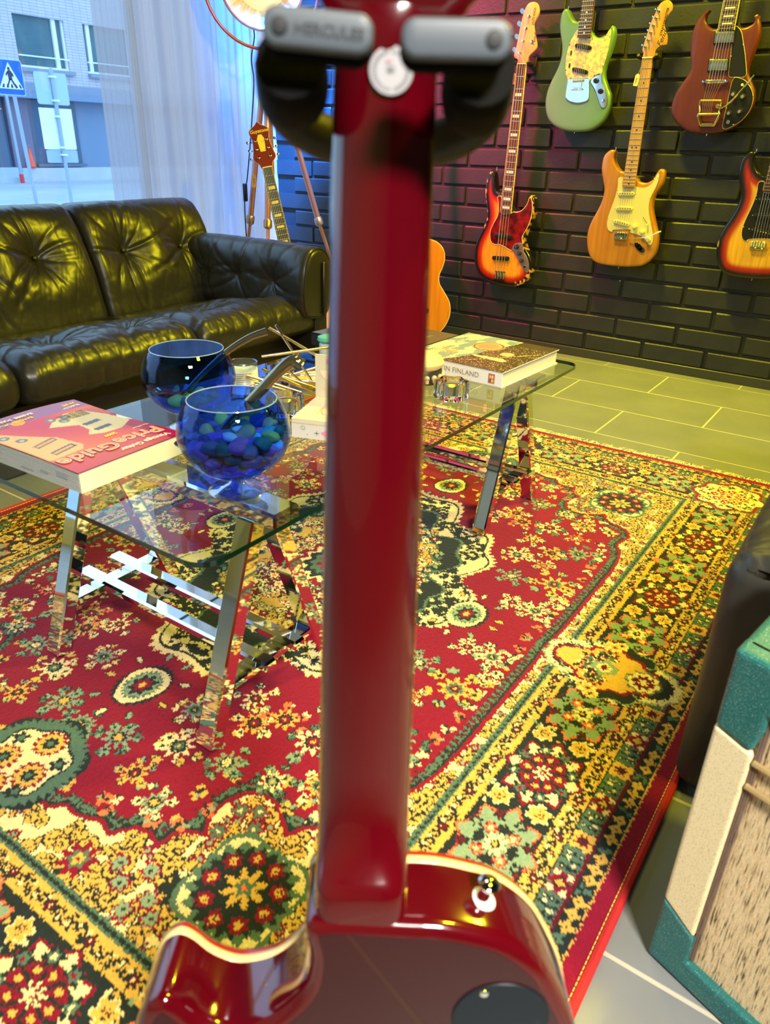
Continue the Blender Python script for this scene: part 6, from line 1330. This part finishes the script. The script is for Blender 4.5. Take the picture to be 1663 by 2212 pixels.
MB().lathe([(.0001, -.028), (.09, -.030), (.112, -.036), (.112, -.05)], 48).build('bulb_disc', mat('lit bulb disc', (.5, .4, .25), .4, emit=((1.0, .74, .34), .75)), hd)
MB().tube([(.262 * math.cos(a), .262 * math.sin(a), -.03) for a in np.linspace(-PI * .98, 0 - .06, 40)], .0068, 8).build('bracket_ring', mat('red copper ring', (.70, .12, .10), .3, metal=.6), hd)
MB().tube([(0, 0, 1.21), (0, .01, 1.262)], .012, 10).build('neck_post', m_cop2, lamp)
for s in (-1, 1): MB().tube([(s * .19, 0, -.03), (s * .262, 0, -.03)], .009, 8).build('pivot_knob', m_cop2, hd)
cd = thing('lamp_cord', 'thin black lamp cord hanging down with an inline switch beside the curtain', 'cord', loc=(2.96, 2.92, 0))
MB().tube(spline([(.10, -.08, 1.50), (.085, -.03, 1.40), (.095, -.02, 1.34), (.068, -.02, 1.25), (.078, -.02, 1.16), (.056, -.02, 1.02), (.03, -.02, .88), (.0, -.02, .74), (-.03, -.02, .62), (-.03, -.02, .40), (-.02, -.02, .10), (.0, .0, .004), (.12, .04, .004)], 5, False), .0035, 6).build('cable', m_blk, cd)
MB().box((-.024, -.022, .665), (.022, .018, .085), bev=.004).build('inline_switch', m_blk, cd)

# ================================================================ acoustic guitars standing on the floor
def stand_frame(foot, head, roll_toward=Vector((-.72, -.69, 0))):
    U = (Vector(head) - Vector(foot)).normalized(); Nn = (roll_toward - U * roll_toward.dot(U)).normalized(); Rr = U.cross(Nn); return frame3(foot, Rr, U, Nn)
half = [(0, 0), (.07, .002), (.13, .022), (.175, .065), (.198, .125), (.192, .185), (.160, .235), (.132, .275), (.128, .315), (.142, .355), (.150, .395), (.140, .438), (.105, .470), (.05, .484), (0, .486)]
def box_outline(cut=False, s=1.0):
    R_ = [(x * s, y * s) for x, y in half]; L_ = [(-x * s, y * s) for x, y in half[1:-1]][::-1]
    if cut: R_ = [(x * s, y * s) for x, y in half[:10]] + [(.155 * s, .42 * s), (.150 * s, .452 * s), (.125 * s, .45 * s), (.09 * s, .405 * s), (.05 * s, .39 * s), (.034 * s, .42 * s), (.03 * s, .486 * s)]
    return spline(R_ + L_, 4)
nat = thing('acoustic_guitar', 'natural orange acoustic guitar standing on the floor, half behind the red neck', 'guitar', mw=stand_frame((3.20, 2.045, .012), (3.33, 2.10, 1.05)))
m_spr = mat('orange spruce', (.62, .20, .018), .3, coat=.4, wood=((60, 3, 10), (.50, .15, .012))); m_side = mat('dark rosewood side', (.10, .035, .015), .3, coat=.4)
ol = box_outline()
MB().plate(ol, -.10, -.004, .003, 2).build('side_and_back', m_side, nat, ang=60); MB().plate(ol, -.004, .0, .0015, 2, grid=.03).build('soundboard', m_spr, nat, ang=60)
MB().tube([(x, y, -.002) for x, y in ol] + [(ol[0][0], ol[0][1], -.002)], .0022, 6, caps=False).build('body_binding', m_cream, nat)
MB().lathe([(.0001, .0005), (.049, .0005), (.0495, .001), (.056, .001), (.0565, .0003)], 32, (0, .315, 0)).build('sound_hole', m_blk, nat)
MB().plate([(-.075, .128), (.075, .128), (.085, .133), (.085, .152), (.06, .155), (-.06, .155), (-.085, .152), (-.085, .133)], 0, .008, .002, 1).build('bridge', mat('ebony bridge', (.03, .02, .015), .4), nat); MB().box((0, .148, .009), (.072, .003, .005)).build('saddle', m_cream, nat)
N4 = [[-28, 470], [28, 470], [22, 870], [-22, 870]]
at, Ln, sd, ax, R = neckbits(nat, N4, .004, 20, m_rose, mat('mahogany neck', (.22, .07, .03), .35), 6, .150, 0, dots=m_pearl, spread=.027, sr=.0006, bz=.012, body_y=-.02)
MB().plate(spline([(-.022, .868), (-.030, .90), (-.034, 1.02), (0, 1.03), (.034, 1.02), (.030, .90), (.022, .868)], 3), -.010, .004, .0015, 1).build('headstock', m_rose, nat)
for k in range(6): s = -1 if k < 3 else 1; tuner(nat, s * .022, .905 + (k % 3) * .04, .004, (s * .05, .905 + (k % 3) * .04))
arch = thing('archtop_guitar', 'sunburst archtop guitar with golden block inlays leaning behind the sofa arm', 'guitar', mw=stand_frame((2.64, 2.245, .012), (2.752, 2.612, .94)))
ol = box_outline(True, 1.0)
MB().plate(ol, -.085, 0, .006, 3, colf=burst(ol, inner=(.80, .34, .05), mid=(.45, .08, .02), out=(.14, .025, .015), w=(.006, .03, .07)), grid=.008).build('body', m_burst, arch, cols=True, ang=60)
MB().tube([(x, y, -.001) for x, y in ol] + [(ol[0][0], ol[0][1], -.001)], .0025, 6, caps=False).build('body_binding', m_cream, arch)
N4 = [[-28, 420], [28, 420], [21, 842], [-21, 842]]
m_gb = mat('yellow binding', (.82, .62, .22), .35)
at, Ln, sd, ax, R = neckbits(arch, N4, .012, 20, mat('ebony board', (.045, .035, .012), .35), mat('maple neck', (.55, .26, .08), .3), 6, .16, 0, blocks=2, bind=m_gb, spread=.027, sr=.0006, bz=.024, body_y=-.02)
for o in [c for c in arch.children if c.name.startswith('inlay')]: o.data.materials[0] = mat('golden pearl inlay', (.88, .66, .12), .2)
hs_ = [(-.021, .842), (-.030, .862), (-.050, .885), (-.043, .92), (-.037, .965), (-.044, 1.005), (-.012, 1.028), (0, 1.04), (.012, 1.028), (.044, 1.005), (.037, .965), (.043, .92), (.050, .885), (.030, .862), (.021, .842)]
hp_ = spline(hs_, 3); MB().plate(hp_, -.008, .008, .0015, 1).build('headstock', mat('deep cherry headstock', (.20, .022, .012), .25, coat=.5), arch)
MB().tube([(x, y, .004) for x, y in hp_] + [(*hp_[0], .004)], .0022, 6, caps=False).build('headstock_binding', mat('pinkish binding', (.85, .40, .30), .3), arch)
MB().plate([(-.012, .912), (.012, .912), (.017, .965), (.008, .985), (-.008, .985), (-.017, .965)], .008, .0088).build('shield_inlay', mat('golden pearl inlay', (.88, .66, .12), .2), arch, smooth=False)
lettering('Guyatone', .021, MATS['golden pearl inlay'], arch, xf(0, 1.0, .0086), align='CENTER', shear=.2, bold=.0003)
for k in range(6): s = -1 if k < 3 else 1; tuner(arch, s * .026, .888 + (k % 3) * .036, .008, (s * .062, .892 + (k % 3) * .036))
tg = Matrix.Translation((2.70, 2.62, .78))
t = thing('price_tag', 'orange price tag hanging below the archtop headstock', 'tag', mw=frame3((2.72, 2.625, .735), (.57, -.82, 0), (0, 0, 1), (-.82, -.57, 0)))
MB().plate([(-.011, -.028), (.011, -.028), (.011, .018), (.005, .026), (-.005, .026), (-.011, .018)], -.0004, .0004).build('paper', mat('orange tag paper', (.90, .48, .20), .8), t, smooth=False); MB().tube([(0, .024, 0), (-.006, .06, 0), (.004, .10, -.01)], .0007, 5).build('cord', m_cream, t)
lettering('1690', .014, mat('red tag ink', (.65, .05, .03), .5), t, xf(0, -.004, .0006, 'Z', PI / 2), align='CENTER')
t = thing('price_tag', 'orange price tag tied to the top of the lamp tripod', 'tag', mw=frame3((2.915, 2.69, 1.165), (.57, -.82, 0), (0, 0, 1), (-.82, -.57, 0)))
MB().plate([(-.014, -.032), (.014, -.032), (.014, .020), (.006, .030), (-.006, .030), (-.014, .020)], -.0004, .0004).build('paper', MATS['orange tag paper'], t, smooth=False); MB().tube([(0, .028, 0), (.003, .09, -.02)], .0007, 5).build('cord', m_cream, t)

# ================================================================ red guitar in its stand, nearest the camera, seen from the back
GR, GU = Vector((0.57710351, -0.81660952, -0.01002173)), Vector((0.08121391, 0.04517517, 0.99567239)); GNn = GR.cross(GU)
GM = frame3((0.25183666, 0.18066891, 0.5121199), GR, GU, GNn)
lp = thing('electric_guitar', 'glossy cherry red electric guitar seen from the back, neck filling the middle of the picture', 'guitar', mw=GM)
m_cher = mat('glossy cherry lacquer', (.072, .0006, .0035), .13, coat=1.0, coatr=.04, spec=.5); m_cher_shaded = mat('shaded cherry back', (.030, .002, .004), .2, coat=.35, coatr=.03, spec=.3)  # the back's darker copy of the same lacquer paints in its shade
bo = [(-29, -25), (29, -25), (48, -26), (66, -30), (84, -36), (100, -47), (114, -62), (126, -83), (137, -108), (146, -142), (148, -175), (138, -215), (122, -250), (114, -285), (122, -322), (142, -360), (160, -405), (163, -445), (148, -490), (112, -528), (60, -548), (0, -555)]
bl_ = [(-60, -548), (-112, -528), (-148, -490), (-163, -445), (-160, -405), (-142, -360), (-122, -322), (-114, -285), (-122, -250), (-140, -215), (-152, -180), (-149, -150), (-144, -132), (-138, -112), (-131, -98), (-121, -92), (-112, -97), (-100, -110), (-82, -118), (-60, -112), (-44, -97), (-33, -78), (-30, -55)]
KY = 0.86
def yy(l): return [(x / 1000, (y if y > -190 else -190 + (y + 190) * KY) / 1000) for x, y in l]
ol = spline(yy(bo + bl_), 4)
MB().plate(ol, -.020, .0275, .009, 5, grid=.02, rnd0=.0001).build('body', m_cher, lp, ang=60)
inner = [(p[0], p[1]) for p in ol]; Pn = np.array(ol); a2 = (Pn[:, 0] * np.roll(Pn[:, 1], -1) - np.roll(Pn[:, 0], -1) * Pn[:, 1]).sum()
Tn = np.roll(Pn, -1, 0) - np.roll(Pn, 1, 0); Tn /= np.linalg.norm(Tn, axis=1)[:, None]; No = np.stack([Tn[:, 1], -Tn[:, 0]], 1) * (1 if a2 > 0 else -1)
MB().plate([tuple(p) for p in (Pn - No * .0088)], .0272, .0278, 0, grid=.02).build('back_face', m_cher_shaded, lp, smooth=False)
MB().plate([tuple(p) for p in (Pn + No * .0006)], -.0265, -.0195, .001, 1, grid=.02).build('binding', mat('cream binding', (.86, .60, .24), .3, coat=.4), lp, ang=60)
MB().plate(ol, -.034, -.026, 0, rnd0=.007).build('maple_top', mat('cherry burst top', (.35, .02, .01), .15, coat=1), lp, ang=60)
cv_ = MB().plate([(.089 + .0305 * math.cos(a), -.100 + .0305 * math.sin(a)) for a in np.linspace(0, 2 * PI, 40, endpoint=False)], .0276, .0290, .0005, 1).build('cavity_cover', mat('blue black cover plate', (.006, .011, .016), .4, spec=.3), lp, ang=30)
for a in (118, -20, 240): MB().lathe([(.0030, .0288), (.0026, .0300), (.0001, .0303)], 12, (.089 + .0262 * math.cos(math.radians(a)), -.100 + .0262 * math.sin(math.radians(a)), 0)).build('cover_screw', m_chrome, cv_)
# neck swept to the heel
secs = [(-.10, .057, .0255, .25), (-.028, .057, .0255, .25), (-.018, .0568, .0252, .28), (-.0095, .0566, .0245, .32), (-.006, .0565, .0238, .36), (-.001, .0564, .0195, .50), (.006, .0562, .0135, .66), (.016, .0560, .0075, .82), (.035, .0556, .0028, .95), (.06, .0550, .0008, 1.0), (.12, .0535, 0, 1.05), (.20, .0515, -.0004, 1.05), (.30, .0485, -.0010, 1.05), (.38, .0460, -.0016, 1.05), (.408, .0452, -.0016, 1.0), (.420, .0448, .0000, .95), (.430, .0446, .0012, .8), (.440, .046, -.001, .6)]
V = []; F = []; K = 28
for y, w, zb, e in secs:
    for k in range(K + 1):
        a = PI * k / K; c_, s_ = math.cos(a), math.sin(a); V.append((-w / 2 * math.copysign(abs(c_) ** min(1, e + .15), c_), y, -.020 + (zb + .020) * (s_ ** e)))
n = len(secs)
for i in range(n - 1):
    for k in range(K): F.append((i * (K + 1) + k, (i + 1) * (K + 1) + k, (i + 1) * (K + 1) + k + 1, i * (K + 1) + k + 1))
F += [tuple(range(K + 1)), tuple((n - 1) * (K + 1) + k for k in range(K, -1, -1))]
fixn(MB().add(V, F).build('neck', m_cher, lp, ang=55))
MB().plate([(-.0287, -.20), (.0287, -.20), (.0224, .428), (-.0224, .428)], -.0265, -.0198, .0008, 1).build('fretboard', mat('cream bound board edge', (.55, .36, .22), .35), lp, ang=40)
HT = Matrix.Translation((0.003, .428, -.012)) @ Matrix.Rotation(math.radians(15), 4, 'X')
ho = MB().plate(spline([(-.0235, -.006), (-.0245, .004), (-.030, .014), (-.0405, .024), (-.0425, .040), (-.041, .10), (-.0415, .165), (-.022, .176), (0, .168), (.022, .176), (.0415, .165), (.041, .10), (.0425, .040), (.0405, .024), (.030, .014), (.0245, .004), (.0235, -.006)], 3), -.008, .007, .002, 2, grid=.01).build('headstock', m_cher, lp); ho.matrix_local = HT
for k in range(6):
    s = -1 if k < 3 else 1; o = MB().plate(rrect(.016, .020, .004, 3), .007, .017, .002, 1).build('tuner_housing', m_chrome, ho); o.matrix_local = Matrix.Translation((s * .024, .055 + (k % 3) * .042, 0)); MB().tube([(s * .008, 0, .010), (s * .022, 0, .010)], .0022, 6).build('peg_shaft', m_chrome, o) if 0 else None
stk = MB().lathe([(.0001, .0006), (.0088, .0006), (.0090, .0), (.0088, -.0008), (.0001, -.0008)][::-1], 40, (.0022, .4165, -.0002)).build('round_sticker', mat('white paper sticker', (.36, .36, .37), .55), lp)
for k in range(34):
    if 8 < k % 17 < 10: continue
    a = 2 * PI * k / 34; MB().box((.0022 + .0068 * math.cos(a), .4165 + .0068 * math.sin(a), .0006), (.0014, .0006, .0003), rot=rz_(a)).build('printed_mark', mat('faded grey ink', (.16, .16, .17), .6), stk, smooth=False)
MB().box((.0020, .4168, .0006), (.0030, .0022, .0003)).build('printed_mark', MATS['faded grey ink'], stk, smooth=False); MB().box((.0012, .4196, .0006), (.0024, .0010, .0003)).build('printed_mark', mat('faded pink ink', (.42, .18, .22), .6), stk, smooth=False)
bt = Vector((.0758, -.0335, 0)); d_ = Vector((.25, .95, 0)).normalized(); Rm = d_.to_track_quat('Z', 'Y').to_matrix()
sb = MB().lathe([(.0001, -.002), (.0046, -.002), (.0046, .003), (.0038, .006), (.0040, .010), (.0068, .0125), (.0072, .0145), (.0055, .0165), (.0001, .0175)], 24, bt[:], rot=Rm).build('strap_button', m_chrome, lp)
MB().lathe([(.0001, -.003), (.0085, -.003), (.0090, -.0012), (.0085, .0008), (.0001, .0010)], 24, bt[:], rot=Rm).build('felt_washer', mat('white felt', (.80, .80, .78), .8), sb)

# stand: yoke, folding flaps, pole, tripod base
gs = thing('guitar_stand', 'black guitar stand whose padded yoke with grey folding flaps holds the red neck', 'stand', mw=GM)
m_foam = mat('black foam', (.0035, .0035, .0035), .8, bump=(500, .4, .0008), spec=.12); m_yk = mat('light tinted yoke plastic', (.035, .030, .018), .5)  # olive tint in the yoke colour paints dim yellow light onto black plastic
MB().tube(spline([(-.0500, .426, -.048), (-.0490, .412, -.055), (-.038, .401, -.060), (-.018, .3945, -.063), (0, .393, -.064), (.018, .3945, -.063), (.038, .401, -.060), (.0490, .412, -.055), (.0500, .426, -.048)], 4, False), .0105, 12).build('yoke', m_yk, gs)
for s in (-1, 1):
    MB().tube(spline([(s * .046, .4145, -.056), (s * .0410, .4105, -.030), (s * .0375, .4085, -.005), (s * .0362, .4105, .012), (s * .0360, .4140, .024)], 5, False), [.0130] * 3 + [.0142] * 15 + [.0135] * 3, 16).build('padded_arm', m_foam, gs)
    f = bpy.data.objects.new('flap', None); COL.objects.link(f); f.parent = gs; f.matrix_local = Matrix.Translation((s * .0245, .4210 if s < 0 else .4200, .036)) @ Matrix.Rotation(math.radians(-3.2 if s < 0 else .8), 4, 'Z')
    MB().plate(rrect(.0392, .0132, .0055, 6), -.001, .0065, .0022, 3).build('grey_cover', mat('grey flap plastic', (.085, .105, .125), .42), f, ang=60)
    MB().plate(rrect(.0396, .0146, .0068, 6, 0, -.0016), -.0085, -.0008, .001, 1).build('black_backing', m_foam, f, ang=60)
    MB().lathe([(.0001, .0078), (.0026, .0076), (.0031, .0068), (.0031, .0060)], 20, (s * .0132, -.0002, 0)).build('rivet', mat('dark rivet', (.02, .022, .025), .5), f)
    if s < 0: lettering('HERCULES', .0052, mat('moulded dark lettering', (.022, .026, .032), .5), f, xf(.0042, -.0005, .0066), align='CENTER', ext=.0002, bold=.0001, spacing=1.02)
MB().tube([(0, .387, -.064), (0, .30, -.066), (0, -.02, -.075), (0, -.44, -.085)], [.009, .009, .010, .011], 12).build('pole', m_yk, gs)
MB().tube([(0, .400, -.064), (0, .372, -.065)], .013, 12).build('yoke_collar', m_blk, gs)
inv = GM.inverted()
base = Vector((.2650, .2050, .05)); base = GM @ Vector((0, -.44, -.085))
for d in ((.80, .57), (-.90, .25), (.02, -1.0)):
    e = Vector((base.x + d[0] * .26, base.y + d[1] * .26, .018)); MB().tube([inv @ Vector((base.x, base.y, .075)), inv @ e], .0085, 10).build('base_leg', m_yk, gs); 
    MB().tube([inv @ (e + Vector((0, 0, .008))), inv @ Vector((e.x, e.y, .0105))], .0105, 10).build('rubber_foot', m_blk, gs)
MB().tube([inv @ base, inv @ Vector((base.x, base.y, .070))], .012, 10).build('base_hub', m_blk, gs)
